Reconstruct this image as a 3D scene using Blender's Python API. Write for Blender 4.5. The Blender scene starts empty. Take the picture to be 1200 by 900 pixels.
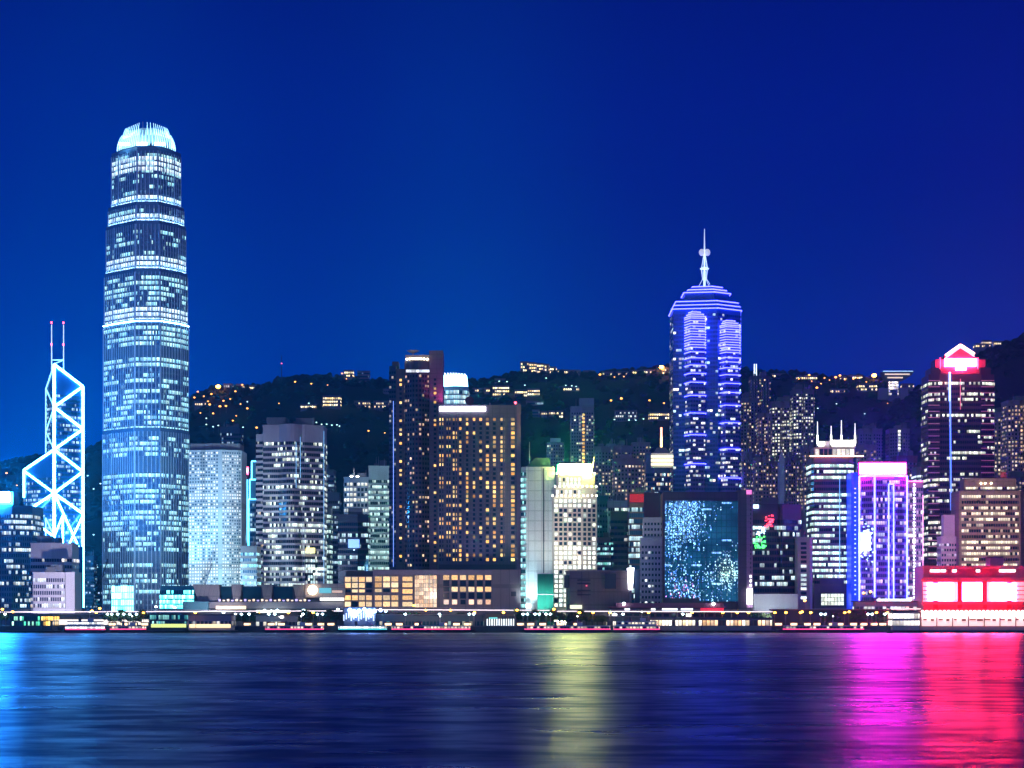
import bpy, bmesh, math, random
from mathutils import Vector, Matrix
from mathutils import noise as mnoise
rnd = random.Random(7)
C = bpy.context.scene.collection
SC = bpy.context.scene

# ------------------------------------------------------------------ camera, sky, light
FPX, HY, CH = 2660.0, 720.0, 12.0          # focal length in photo pixels, horizon row, eye height
cam_d = bpy.data.cameras.new("camera"); cam = bpy.data.objects.new("camera", cam_d); C.objects.link(cam)
cam_d.sensor_fit = 'HORIZONTAL'; cam_d.sensor_width = 36.0; cam_d.lens = FPX / 1200 * 36
cam_d.shift_y = (HY - 450) / 1200.0
cam_d.clip_start = 0.5; cam_d.clip_end = 30000
cam.location = (0, 0, CH); cam.rotation_euler = (math.radians(90), 0, 0)
SC.camera = cam

SUN_EL, SUN_AZ = math.radians(24), math.radians(200)
W = bpy.data.worlds.new("World"); SC.world = W; W.use_nodes = True
nt = W.node_tree; N = nt.nodes; L = nt.links; N.clear()
def nd(t, **k):
    n = N.new(t)
    for a, b in k.items(): setattr(n, a, b)
    return n
def wmath(op, a, b=None, c=None):
    n = N.new('ShaderNodeMath'); n.operation = op
    for i, v in enumerate((a, b, c)):
        if v is None: continue
        if isinstance(v, (int, float)): n.inputs[i].default_value = v
        else: L.new(v, n.inputs[i])
    return n.outputs[0]
tc = nd('ShaderNodeTexCoord'); sp = nd('ShaderNodeSeparateXYZ'); L.new(tc.outputs['Generated'], sp.inputs[0])
ramp = nd('ShaderNodeValToRGB'); cr = ramp.color_ramp; cr.interpolation = 'EASE'
stops = [(0.0, (.0003, .045, .40)), (.10, (.0001, .022, .32)), (.20, (.0001, .0095, .255)), (.29, (.0001, .0062, .19)), (1.0, (.001, .004, .05))]
cr.elements[0].position, cr.elements[0].color = stops[0][0], (*stops[0][1], 1)
cr.elements[1].position, cr.elements[1].color = stops[-1][0], (*stops[-1][1], 1)
for p, c in stops[1:-1]:
    e = cr.elements.new(p); e.color = (*c, 1)
L.new(sp.outputs['Z'], ramp.inputs[0])
low = wmath('POWER', 2.718, wmath('MULTIPLY', wmath('ABSOLUTE', sp.outputs['Z']), -13.0))
lowr = wmath('POWER', 2.718, wmath('MULTIPLY', wmath('ABSOLUTE', sp.outputs['Z']), -16.0))
def srange(lo, hi):
    n = N.new('ShaderNodeMapRange'); n.interpolation_type = 'SMOOTHSTEP'
    n.inputs['From Min'].default_value = lo; n.inputs['From Max'].default_value = hi
    L.new(sp.outputs['X'], n.inputs['Value']); return n.outputs[0]
left = wmath('MULTIPLY', srange(.06, -.26), low); right = wmath('MULTIPLY', srange(.13, .27), lowr)
def addc(base, fac, col):
    m = N.new('ShaderNodeMix'); m.data_type = 'RGBA'; m.blend_type = 'ADD'
    L.new(fac, m.inputs['Factor']); L.new(base, m.inputs['A']); m.inputs['B'].default_value = (*col, 1); return m.outputs['Result']
def glow(cx, wx, k, col, base):            # city light caught in the lower sky over the brightest blocks
    a = wmath('DIVIDE', wmath('SUBTRACT', sp.outputs['X'], cx), wx)
    g = wmath('POWER', 2.718, wmath('MULTIPLY', wmath('MULTIPLY', a, a), -1.0))
    e = wmath('POWER', 2.718, wmath('MULTIPLY', wmath('ABSOLUTE', sp.outputs['Z']), -k))
    return addc(base, wmath('MULTIPLY', g, e), col)
col = addc(ramp.outputs[0], left, (0, .085, .42)); col = addc(col, right, (.09, 0, .05)); col = glow(-.02, .055, 9.0, (0, .10, .30), col); col = glow(-.165, .06, 6.0, (0, .038, .14), col)
sky = nd('ShaderNodeTexSky'); sky.sky_type = 'NISHITA'; sky.sun_disc = False
sky.sun_elevation = math.radians(-3); sky.sun_rotation = SUN_AZ
m = nd('ShaderNodeMix'); m.data_type = 'RGBA'; m.blend_type = 'ADD'; m.inputs['Factor'].default_value = .004
L.new(col, m.inputs['A']); L.new(sky.outputs[0], m.inputs['B'])
bg = nd('ShaderNodeBackground'); bg.inputs['Strength'].default_value = 1.0
L.new(m.outputs['Result'], bg.inputs[0]); out = nd('ShaderNodeOutputWorld'); L.new(bg.outputs[0], out.inputs[0])

sun_d = bpy.data.lights.new("city_glow", 'SUN'); sun_d.energy = 0.36; sun_d.angle = math.radians(35); sun_d.color = (.40, .54, 1.0)
sun = bpy.data.objects.new("city_glow", sun_d); C.objects.link(sun)
_d = Vector((.35, 1.0, -.42)).normalized(); sun.rotation_euler = _d.to_track_quat('-Z', 'Y').to_euler(); sun.location = (-400, -300, 600)

vs = SC.view_settings; vs.view_transform = 'Standard'; vs.look = 'None'; vs.exposure = 0; vs.gamma = 1; vs.use_curve_mapping = False
SC.render.engine = 'CYCLES'; cy = SC.cycles
cy.use_denoising = True; cy.max_bounces = 4; cy.diffuse_bounces = 2; cy.glossy_bounces = 3; cy.transmission_bounces = 2
cy.volume_bounces = 0; cy.use_light_tree = True; cy.sample_clamp_indirect = 30; cy.caustics_reflective = True

# ------------------------------------------------------------------ coordinates (photo pixel + real distance -> metres)
def X(px, Y): return (px - 600.0) / FPX * Y
def Z(py, Y): return CH - (py - HY) / FPX * Y
GZ = 4.0                                    # quay level above the water

# ------------------------------------------------------------------ materials
MATS = {}
class NT:
    def __init__(s, name):
        s.m = bpy.data.materials.new(name); s.m.use_nodes = True; s.t = s.m.node_tree; s.t.nodes.clear()
    def n(s, t, **k):
        x = s.t.nodes.new(t)
        for a, b in k.items(): setattr(x, a, b)
        return x
    def set(s, sock, v):
        if v is None: return
        if hasattr(v, 'links') or isinstance(v, bpy.types.NodeSocket): s.t.links.new(v, sock)
        elif isinstance(v, tuple): sock.default_value = (*v, 1) if len(v) == 3 and len(sock.default_value) == 4 else v
        else: sock.default_value = v
    def math(s, op, a, b=None, c=None):
        x = s.n('ShaderNodeMath', operation=op)
        for i, v in enumerate((a, b, c)): s.set(x.inputs[i], v)
        return x.outputs[0]
    def mix(s, f, a, b, blend='MIX'):
        x = s.n('ShaderNodeMix', data_type='RGBA', blend_type=blend)
        s.set(x.inputs['Factor'], f); s.set(x.inputs['A'], a); s.set(x.inputs['B'], b); return x.outputs['Result']
    def fmix(s, f, a, b):
        x = s.n('ShaderNodeMix', data_type='FLOAT')
        s.set(x.inputs['Factor'], f); s.set(x.inputs['A'], a); s.set(x.inputs['B'], b); return x.outputs['Result']
    def noise(s, scale, vec=None, detail=3, dim='3D'):
        x = s.n('ShaderNodeTexNoise', noise_dimensions=dim); x.inputs['Scale'].default_value = scale; x.inputs['Detail'].default_value = detail
        if vec is not None: s.set(x.inputs['Vector'], vec)
        return x.outputs['Fac']
    def white(s, vec):
        x = s.n('ShaderNodeTexWhiteNoise', noise_dimensions='3D'); s.set(x.inputs['Vector'], vec); return x
    def xyz(s, a, b, c):
        x = s.n('ShaderNodeCombineXYZ')
        for i, v in enumerate((a, b, c)): s.set(x.inputs[i], v)
        return x.outputs[0]
    def done(s, **inp):
        p = s.n('ShaderNodeBsdfPrincipled'); o = s.n('ShaderNodeOutputMaterial'); s.t.links.new(p.outputs[0], o.inputs[0])
        for k, v in inp.items(): s.set(p.inputs[k.replace('_', ' ')], v)
        MATS[s.m.name] = s.m; return s.m

def wall(name, col, rough=.75, var=.25, streak=True, panel=None, metal=0.0):
    """painted / tiled / stone cladding with weather streaks and panel joints"""
    if name in MATS: return MATS[name]
    t = NT(name); g = t.n('ShaderNodeNewGeometry'); s = t.n('ShaderNodeSeparateXYZ'); t.set(s.inputs[0], g.outputs['Position'])
    xy = t.math('ADD', s.outputs[0], s.outputs[1])
    v = t.xyz(t.math('MULTIPLY', xy, .5), 0.0, t.math('MULTIPLY', s.outputs[2], .03 if streak else .5))
    a = t.noise(1.0, v, 4); b = t.noise(.05, g.outputs['Position'], 3)
    f = t.math('ADD', t.math('MULTIPLY', a, var), t.math('MULTIPLY', b, var))
    f = t.math('SUBTRACT', 1.0 + var * .5, f)
    c = t.mix(1.0, col, t.xyz(f, f, f), 'MULTIPLY')
    if panel:
        w, h = panel
        ju = t.math('LESS_THAN', t.math('FRACT', t.math('DIVIDE', xy, w)), .09)
        jv = t.math('LESS_THAN', t.math('FRACT', t.math('DIVIDE', s.outputs[2], h)), .09)
        c = t.mix(t.math('MULTIPLY', t.math('MAXIMUM', ju, jv), .45), c, (col[0] * .3, col[1] * .3, col[2] * .3))
    return t.done(Base_Color=c, Roughness=rough, Metallic=metal)

def emit(name, col, s, base=(.8, .8, .8), sampling='AUTO'):
    if name in MATS: return MATS[name]
    t = NT(name)
    m = t.done(Base_Color=base, Roughness=.4, Emission_Color=col, Emission_Strength=s)
    m.cycles.emission_sampling = sampling
    return m

def bands(name, frame, glass, ca, cb, prob=.4, bay=1.5, mull=.12, run=.5, group=4, S=1.6, floorvar=1.4, seed=0, grough=.12):
    """one storey of a facade: bays of glass between mullions, some of the rooms behind them lit"""
    if name in MATS: return MATS[name]
    t = NT(name); uv = t.n('ShaderNodeUVMap', uv_map='UVMap'); s = t.n('ShaderNodeSeparateXYZ'); t.set(s.inputs[0], uv.outputs[0])
    oi = t.n('ShaderNodeObjectInfo'); l = t.n('ShaderNodeSeparateXYZ'); t.set(l.inputs[0], oi.outputs['Location'])
    oz = t.math('MULTIPLY', l.outputs[2], .731); ox = t.math('ADD', t.math('MULTIPLY', l.outputs[0], .173), seed)
    ub = t.math('DIVIDE', s.outputs[0], bay); cell = t.math('FLOOR', ub); fr = t.math('FRACT', ub)
    w1 = t.white(t.xyz(cell, oz, ox)); sc = t.n('ShaderNodeSeparateColor'); t.set(sc.inputs[0], w1.outputs['Color'])
    gcell = t.math('FLOOR', t.math('DIVIDE', t.math('ADD', cell, t.math('MULTIPLY', l.outputs[2], 1.7)), group))
    w2 = t.white(t.xyz(gcell, oz, t.math('ADD', ox, 5.3)))
    wf = t.white(t.xyz(.5, oz, t.math('ADD', ox, 9.1)))
    p = t.math('MULTIPLY', prob, t.math('ADD', 1 - floorvar / 2, t.math('MULTIPLY', wf.outputs['Value'], floorvar)))
    pick = t.fmix(t.math('GREATER_THAN', sc.outputs[2], 1 - run), w1.outputs['Value'], w2.outputs['Value'])
    lit = t.math('LESS_THAN', pick, p)
    mask = t.math('GREATER_THAN', fr, mull)
    g = t.n('ShaderNodeNewGeometry')
    inner = t.math('ADD', .45, t.math('MULTIPLY', t.noise(.55, g.outputs['Position'], 3), 1.1))
    top = t.math('ADD', .65, t.math('MULTIPLY', s.outputs[1], .6))
    br = t.math('MULTIPLY', t.math('MULTIPLY', inner, top), t.math('ADD', .3, t.math('MULTIPLY', sc.outputs[0], 1.1)))
    e = t.math('MULTIPLY', t.math('MULTIPLY', lit, mask), t.math('MULTIPLY', br, S))
    colr = t.mix(sc.outputs[1], ca, cb)
    gl = t.mix(t.math('MULTIPLY', sc.outputs[0], .5), glass, (glass[0] * .4, glass[1] * .4, glass[2] * .4))
    m = t.done(Base_Color=t.mix(mask, frame, gl), Roughness=t.fmix(mask, .6, grough), Emission_Color=colr, Emission_Strength=e)
    m.cycles.emission_sampling = 'NONE'
    return m

def panes(name, ca, cb, S=2.0, glass=(.02, .03, .06)):
    """single windows: UV x = how bright the room is (0 dark), UV y = colour of its lamp"""
    if name in MATS: return MATS[name]
    t = NT(name); uv = t.n('ShaderNodeUVMap', uv_map='UVMap'); s = t.n('ShaderNodeSeparateXYZ'); t.set(s.inputs[0], uv.outputs[0])
    g = t.n('ShaderNodeNewGeometry'); inner = t.math('ADD', .35, t.math('MULTIPLY', t.noise(.9, g.outputs['Position'], 3), 1.3))
    e = t.math('MULTIPLY', t.math('MULTIPLY', s.outputs[0], inner), S)
    m = t.done(Base_Color=glass, Roughness=.15, Emission_Color=t.mix(s.outputs[1], ca, cb), Emission_Strength=e)
    m.cycles.emission_sampling = 'NONE'
    return m

# ------------------------------------------------------------------ mesh helpers
class MB:
    def __init__(s): s.v = []; s.f = []; s.uv = []
    def face(s, idx, uv=None): s.f.append(tuple(idx)); s.uv.append(uv)
    def box(s, cx, cy, cz, sx, sy, sz, rz=0.0):
        b = len(s.v); ca, sa = math.cos(rz), math.sin(rz)
        for z in (-1, 1):
            for x, y in ((-1, -1), (1, -1), (1, 1), (-1, 1)):
                dx, dy = x * sx / 2, y * sy / 2
                s.v.append((cx + dx * ca - dy * sa, cy + dx * sa + dy * ca, cz + z * sz / 2))
        for q in ((3, 2, 1, 0), (4, 5, 6, 7), (0, 1, 5, 4), (1, 2, 6, 5), (2, 3, 7, 6), (3, 0, 4, 7)): s.face([b + i for i in q])
        return s
    def prism(s, poly, z0, z1, top=None):
        """poly CCW; z1 may be a list of heights per vertex"""
        b = len(s.v); n = len(poly); top = top or poly
        zz = z1 if isinstance(z1, (list, tuple)) else [z1] * n
        for p in poly: s.v.append((p[0], p[1], z0))
        for p, z in zip(top, zz): s.v.append((p[0], p[1], z))
        s.face([b + i for i in reversed(range(n))]); s.face([b + n + i for i in range(n)])
        for i in range(n):
            j = (i + 1) % n; s.face((b + i, b + j, b + n + j, b + n + i))
        return s
    def tube(s, p0, p1, r, n=6, r1=None):
        p0, p1 = Vector(p0), Vector(p1); d = (p1 - p0).normalized(); r1 = r if r1 is None else r1
        a = d.orthogonal().normalized(); c = d.cross(a); b = len(s.v)
        for p, q in ((p0, r), (p1, r1)):
            for i in range(n):
                t = 2 * math.pi * i / n; s.v.append(tuple(p + a * math.cos(t) * q + c * math.sin(t) * q))
        for i in range(n):
            j = (i + 1) % n; s.face((b + i, b + j, b + n + j, b + n + i))
        s.face([b + i for i in reversed(range(n))]); s.face([b + n + i for i in range(n)])
        return s
    def lathe(s, cx, cy, prof, n=12):
        b = len(s.v); k = len(prof)
        for r, z in prof:
            for i in range(n):
                t = 2 * math.pi * i / n; s.v.append((cx + r * math.cos(t), cy + r * math.sin(t), z))
        for m in range(k - 1):
            for i in range(n):
                j = (i + 1) % n; s.face((b + m * n + i, b + m * n + j, b + (m + 1) * n + j, b + (m + 1) * n + i))
        s.face([b + i for i in reversed(range(n))]); s.face([b + (k - 1) * n + i for i in range(n)])
        return s
    def ball(s, cx, cy, cz, r, n=8, m=5, sq=1.0):
        pr = [(max(r * math.sin(math.pi * k / m), .02 * r), cz - r * sq * math.cos(math.pi * k / m)) for k in range(m + 1)]
        return s.lathe(cx, cy, pr, n)
    def build(s, name, mat, parent=None, smooth=False):
        o3 = Vector((0, 0, 0)); q_ = parent
        while q_ is not None: o3 = o3 + q_.location; q_ = q_.parent
        me = bpy.data.meshes.new(name)
        me.from_pydata([(x - o3.x, y - o3.y, z - o3.z) for x, y, z in s.v], [], s.f)
        if any(u is not None for u in s.uv):
            ul = me.uv_layers.new(name='UVMap'); k = 0
            for f, u in zip(s.f, s.uv):
                for i in range(len(f)):
                    ul.data[k].uv = u[i] if u is not None else (0.0, 0.0)
                    k += 1
        if smooth:
            for p in me.polygons: p.use_smooth = True
        if mat is not None: me.materials.append(mat)
        o = bpy.data.objects.new(name, me); C.objects.link(o)
        if parent is not None: o.parent = parent
        return o

def tag(o, label, cat, group=None, kind=None):
    if label: o['label'] = label
    if cat: o['category'] = cat
    if group: o['group'] = group
    if kind: o['kind'] = kind
    return o
def thing(name, label, cat, loc, group=None):
    o = bpy.data.objects.new(name, None); C.objects.link(o); o.location = loc; o.empty_display_size = 1
    return tag(o, label, cat, group)
def copy_tree(o, loc, label=None, group=None):
    r = o.copy(); C.objects.link(r); r.location = loc
    if label: r['label'] = label
    if group: r['group'] = group
    for ch in o.children:
        c = ch.copy(); C.objects.link(c); c.parent = r
        for g in ch.children:
            d = g.copy(); C.objects.link(d); d.parent = c
    return r

# ------------------------------------------------------------------ footprints and facades
def plan(front, D, depth):
    """front = [(px, extra distance)...] left to right as the photo shows the corners; closed CCW polygon in metres"""
    pts = [(X(px, D + dy), D + dy) for px, dy in front]
    a, b = pts[0], pts[-1]; yb = max(p[1] for p in pts) + depth
    return pts + [(b[0], yb), (a[0], yb)]
def arc(px0, px1, bulge, n=5, dy=0):
    return [(px0 + (px1 - px0) * i / n, dy - bulge * math.sin(math.pi * i / n)) for i in range(n + 1)]
def offset(poly, d):
    n = len(poly); r = []
    for i in range(n):
        a, b, c = Vector(poly[i - 1]), Vector(poly[i]), Vector(poly[(i + 1) % n])
        e1 = (b - a).normalized(); e2 = (c - b).normalized()
        n1 = Vector((e1.y, -e1.x)); n2 = Vector((e2.y, -e2.x)); m = (n1 + n2)
        m = m / max(m.length_squared / 2, .25) if m.length > 1e-6 else n1
        r.append((b.x + m.x * d, b.y + m.y * d))
    return r
def scale_plan(poly, k, c=None):
    cx = sum(p[0] for p in poly) / len(poly) if c is None else c[0]; cy = sum(p[1] for p in poly) / len(poly) if c is None else c[1]
    return [(cx + (x - cx) * k, cy + (y - cy) * k) for x, y in poly]
def ring(poly, out, h, z=0.0):
    """a closed band standing proud of the wall all round; UV u = metres along it, v = height"""
    mb = MB(); o = offset(poly, out); n = len(poly); u = [0.0]
    for i in range(n): u.append(u[-1] + (Vector(o[(i + 1) % n]) - Vector(o[i])).length)
    for q, zz in ((o, z), (o, z + h), (poly, z), (poly, z + h)):
        for p in q: mb.v.append((p[0], p[1], zz))
    for i in range(n):
        j = (i + 1) % n
        mb.face((i, j, n + j, n + i), ((u[i], 0), (u[i + 1], 0), (u[i + 1], 1), (u[i], 1)))
        mb.face((n + i, n + j, 3 * n + j, 3 * n + i)); mb.face((j, i, 2 * n + i, 2 * n + j))
    return mb
def storeys(root, poly, z0, z1, fh, hfrac, mat, name='window_band', out=.25, skip=()):
    """one band of glass per storey, all sharing one mesh"""
    first = None; k = 0; z = z0
    while z + fh * hfrac <= z1 + .01:
        if k not in skip:
            if first is None:
                o3 = root.location; mb = ring([(x, y) for x, y in poly], out, fh * hfrac)
                mb.v = [(x, y, zz + o3.z) for x, y, zz in mb.v]
                first = mb.build(name, mat, root); first.location.z = z - root.location.z; first_o = first
            else:
                o = first.copy(); C.objects.link(o); o.parent = root; o.location.z = z - root.location.z
        k += 1; z += fh
    return first

def tower(name, label, front, D, ytop, fh=4.0, hfrac=.55, wm=None, bm=None, depth=30, ylow=712, cat='tower', parapet=3.0, plant=1, z0=GZ, out=.25, group=None, skip=(), mast=False, base=None):
    poly = plan(front, D, depth); z1 = Z(ytop, D); zl = max(Z(ylow, D), z0 + 1.0)
    cx = sum(p[0] for p in poly) / len(poly); cyy = sum(p[1] for p in poly) / len(poly)
    root = thing(name, label, cat, (cx, cyy, z0), group)
    MB().prism(poly, z0, z1).build('wall', wm, root)
    if bm: storeys(root, poly, zl, z1 - parapet, fh, hfrac, bm, out=out, skip=skip)
    rm = wall('roof_plant_grey', (.16, .17, .2)); w = poly[len(front) - 1][0] - poly[0][0]
    r2 = random.Random(int(front[0][0] * 31 + D))
    if plant:
        rf = MB().prism(offset(poly, .35), z1 - .05, z1 + .9).build('roof', wm, root)
        for i in range(plant + (w > 14)):
            a = r2.uniform(.16, .36) * w; h = r2.uniform(2.2, 5.5); px = poly[0][0] + w * r2.uniform(.25, .75)
            MB().box(px, cyy + r2.uniform(-3, 3), z1 + .9 + h / 2, a, depth * .4, h).build('plant_room', rm, rf)
        for i in range(3):
            px = poly[0][0] + w * r2.uniform(.12, .88); hh = r2.uniform(3, 9)
            MB().tube((px, cyy - depth * .2, z1 + .8), (px, cyy - depth * .2, z1 + hh), .22, 5, .08).build('aerial', wall('aerial_steel', (.5, .5, .52), .4), rf)
        if r2.random() < .5: MB().lathe(poly[0][0] + w * r2.uniform(.2, .8), cyy - 2, [(1.3, z1 + .9), (1.3, z1 + 3.2), (.2, z1 + 3.7)], 10).build('water_tank', rm, rf)
    return root, poly, z1

def stepped(fr):
    """an apartment front with light wells between its bays"""
    a, b = fr[0][0], fr[-1][0]; w = b - a
    return [(a, 4), (a + .18 * w, 3.6), (a + .19 * w, 0), (a + .42 * w, 0), (a + .43 * w, 4.5), (a + .56 * w, 4.5), (a + .57 * w, 0), (a + .80 * w, 0), (a + .81 * w, 3.6), (b, 4)]
def face_windows(root, A, B, ts, zs, w, h, mat, prob, r, out=.16, rnd_disc=False, lo=.35, hi=1.2, n_ind=100, name='window', dark_ind=True, nside=10, warm=lambda k, i: None):
    """single windows on the face A-B; the lit ones first, each an object; past n_ind of them one object"""
    A, B = Vector(A), Vector(B); d = (B - A).normalized(); nrm = Vector((d.y, -d.x)); Ln = (B - A).length
    items = []
    for zi, z in enumerate(zs):
        for ti, t in enumerate(ts):
            p = warm(zi, ti); q = prob if p is None else p
            lit = r.random() < q
            items.append((0 if lit else 1, r.random(), A + d * (t * Ln), z, (r.uniform(lo, hi) if lit else 0.0, r.random())))
    items.sort(key=lambda a: (a[0], a[1]))
    def add(mb, P, z, uv):
        b = len(mb.v); o = P + nrm * out; i = P - nrm * .05
        if rnd_disc: sh = [(math.cos(2 * math.pi * k / nside) * w / 2, math.sin(2 * math.pi * k / nside) * h / 2) for k in range(nside)]
        else: sh = [(-w / 2, -h / 2), (w / 2, -h / 2), (w / 2, h / 2), (-w / 2, h / 2)]
        k = len(sh)
        for q in (o, i):
            for a, c in sh: mb.v.append((q.x + d.x * a, q.y + d.y * a, z + c))
        mb.face([b + j for j in range(k)], [uv] * k)
        for j in range(k):
            jj = (j + 1) % k; mb.face((b + j, b + k + j, b + k + jj, b + jj), [(0, 0)] * 4)
    rest = MB()
    for n, (_, _, P, z, uv) in enumerate(items):
        if n < n_ind:
            mb = MB(); add(mb, P, z, uv); mb.build(name, mat, root)
        else: add(rest, P, z, uv)
    if rest.v:
        o = rest.build(name, mat, root); o['kind'] = 'stuff'

def strip(root, pts, r, mat, name='light_strip', n=4):
    mb = MB()
    for a, b in zip(pts[:-1], pts[1:]): mb.tube(a, b, r, n)
    return mb.build(name, mat, root)
def boxpart(root, name, mat, cx, cyy, cz, sx, sy, sz, rz=0.0):
    return MB().box(cx, cyy, cz, sx, sy, sz, rz).build(name, mat, root)
def panel(root, name, mat, px0, px1, y0, y1, D, th=1.0):
    """an upright slab facing the harbour between two photo columns and rows, at distance D"""
    x0, x1, z0, z1 = X(px0, D), X(px1, D), Z(y1, D), Z(y0, D)
    return MB().box((x0 + x1) / 2, D + th / 2, (z0 + z1) / 2, x1 - x0, th, z1 - z0).build(name, mat, root)
def spot(loc, target, power, col, ang=60, r=1.5):  # lamps without fixtures; some are added only to brighten the walls
    d = bpy.data.lights.new('floodlight', 'SPOT'); d.energy = power; d.color = col; d.spot_size = math.radians(ang); d.spot_blend = .6; d.shadow_soft_size = r
    o = bpy.data.objects.new('floodlight', d); C.objects.link(o); o.location = loc
    o.rotation_euler = (Vector(target) - Vector(loc)).to_track_quat('-Z', 'Y').to_euler()
    return o

# ------------------------------------------------------------------ the setting: water, land, quay, hills
def sheet(name, x0, x1, y0, y1, z, mat):
    mb = MB(); mb.v = [(x0, y0, z), (x1, y0, z), (x1, y1, z), (x0, y1, z)]; mb.face((0, 1, 2, 3))
    o = mb.build(name, mat); o['kind'] = 'structure'; return o
def water_mat():
    t = NT('harbour_water'); g = t.n('ShaderNodeNewGeometry'); mp = t.n('ShaderNodeMapping'); t.set(mp.inputs['Vector'], g.outputs['Position'])
    mp.inputs['Scale'].default_value = (.03, .05, 1)
    a = t.noise(1.0, mp.outputs[0], 5)
    mp2 = t.n('ShaderNodeMapping'); t.set(mp2.inputs['Vector'], g.outputs['Position']); mp2.inputs['Scale'].default_value = (.28, .34, 1)
    b = t.noise(1.0, mp2.outputs[0], 4)
    h = t.math('ADD', t.math('MULTIPLY', a, 1.2), t.math('MULTIPLY', b, .34))
    bp = t.n('ShaderNodeBump'); bp.inputs['Strength'].default_value = .8; bp.inputs['Distance'].default_value = 1.0; t.set(bp.inputs['Height'], h)
    rr = t.math('ADD', .20, t.math('MULTIPLY', a, .18))
    df = t.n('ShaderNodeBsdfDiffuse'); df.inputs['Color'].default_value = (.001, .05, .22, 1)
    gs = t.n('ShaderNodeBsdfGlossy'); gs.inputs['Color'].default_value = (.56, .70, 1, 1); t.set(gs.inputs['Roughness'], rr); t.set(gs.inputs['Normal'], bp.outputs[0])
    fr = t.n('ShaderNodeFresnel'); fr.inputs['IOR'].default_value = 1.33
    mp3 = t.n('ShaderNodeMapping'); t.set(mp3.inputs['Vector'], g.outputs['Position']); mp3.inputs['Scale'].default_value = (.085, .12, 1)
    mp4 = t.n('ShaderNodeMapping'); t.set(mp4.inputs['Vector'], g.outputs['Position']); mp4.inputs['Scale'].default_value = (.0045, .011, 1)
    st = t.math('ADD', t.math('MULTIPLY', t.noise(1.0, mp3.outputs[0], 7), .55), t.math('MULTIPLY', t.noise(1.0, mp4.outputs[0], 4), .45)); sm = t.n('ShaderNodeMapRange', interpolation_type='SMOOTHSTEP'); t.set(sm.inputs['Value'], st); sm.inputs['From Min'].default_value = .40; sm.inputs['From Max'].default_value = .58
    fac = t.math('MULTIPLY', fr.outputs[0], t.math('ADD', .20, t.math('MULTIPLY', sm.outputs[0], .42)))   # wave troughs hide part of the mirror
    mx = t.n('ShaderNodeMixShader'); t.set(mx.inputs[0], fac); t.t.links.new(df.outputs[0], mx.inputs[1]); t.t.links.new(gs.outputs[0], mx.inputs[2])
    o = t.n('ShaderNodeOutputMaterial'); t.t.links.new(mx.outputs[0], o.inputs[0]); return t.m
sheet('harbour_water', -4200, 4200, -60, 1501, 0, water_mat())
sheet('ground', -4200, 4200, 1500.5, 5600, GZ - .02, wall('ground_paving', (.10, .10, .11), .9))
sheet('road', -900, 900, 1528, 1542, GZ + .004, wall('road_asphalt', (.05, .05, .055), .85))
o = MB().box(0, 1499, 1.6, 5000, 3, 5.6).build('quay', wall('quay_concrete', (.10, .11, .13), .8, .4)); o['kind'] = 'structure'
o = MB().box(0, 1497.2, 4.28, 5000, .5, .2).build('kerb', wall('kerb_stone', (.32, .32, .33))); o['kind'] = 'structure'

RID = [(-1600, 590), (-700, 570), (-300, 560), (-100, 550), (0, 545), (60, 537), (110, 528), (160, 508), (222, 472), (250, 458), (300, 454), (330, 448), (390, 440),
       (440, 448), (470, 452), (520, 452), (560, 449), (600, 440), (680, 439), (760, 436), (800, 432), (870, 434), (905, 439), (960, 445), (1030, 449), (1062, 462), (1150, 480), (1300, 500), (2000, 520), (2600, 540)]
RID2 = [(900, 720), (960, 620), (1010, 530), (1050, 482), (1088, 450), (1125, 428), (1165, 411), (1200, 395), (1300, 372), (1500, 385), (1900, 430), (2600, 520)]
DR, DR2 = 3800.0, 3100.0
def interp(tab, v):
    if v <= tab[0][0]: return tab[0][1]
    for (a, b), (c, d) in zip(tab[:-1], tab[1:]):
        if v <= c: return b + (d - b) * (v - a) / (c - a)
    return tab[-1][1]
def hill_z(x, y):
    px = 600 + x / DR * FPX; zr = Z(interp(RID, px), DR)
    s = (y - 2480) / (DR - 2480)
    s = 0 if s < 0 else (s ** 1.15 if s <= 1 else max(0, 1 - (s - 1) * .9))
    z = zr * s
    px2 = 600 + x / DR2 * FPX
    if px2 > 880:
        zr2 = Z(interp(RID2, px2), DR2); s2 = (y - 2350) / (DR2 - 2350)
        s2 = 0 if s2 < 0 else (s2 ** 1.1 if s2 <= 1 else max(0, 1 - (s2 - 1) * .8)); z = max(z, zr2 * s2)
    k = min(1, max(0, z / 60))
    return z + k * (mnoise.noise((x * .012, y * .012, 1.3)) * 9 + mnoise.noise((x * .04, y * .04, 4.1)) * 3.5) * (1 if z < 1e9 else 0)
def hill_mat():
    t = NT('hill_vegetation'); g = t.n('ShaderNodeNewGeometry')
    a = t.noise(.012, g.outputs['Position'], 6); b = t.noise(.12, g.outputs['Position'], 3)
    f = t.math('MULTIPLY', a, b)
    return t.done(Base_Color=t.mix(t.math('MULTIPLY', f, 2.2), (.012, .020, .014), (.035, .05, .03)), Roughness=.95)
mb = MB(); xs = [-4100 + 22 * i for i in range(373)]; ys = [2300 + 26 * j for j in range(121)]
for y in ys:
    for x in xs: mb.v.append((x, y, hill_z(x, y) + GZ - .5))
nx = len(xs)
for j in range(len(ys) - 1):
    for i in range(nx - 1): mb.face((j * nx + i, j * nx + i + 1, (j + 1) * nx + i + 1, (j + 1) * nx + i))
HILLM = hill_mat()
mb.build('hills', HILLM, smooth=True)['kind'] = 'structure'
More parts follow.
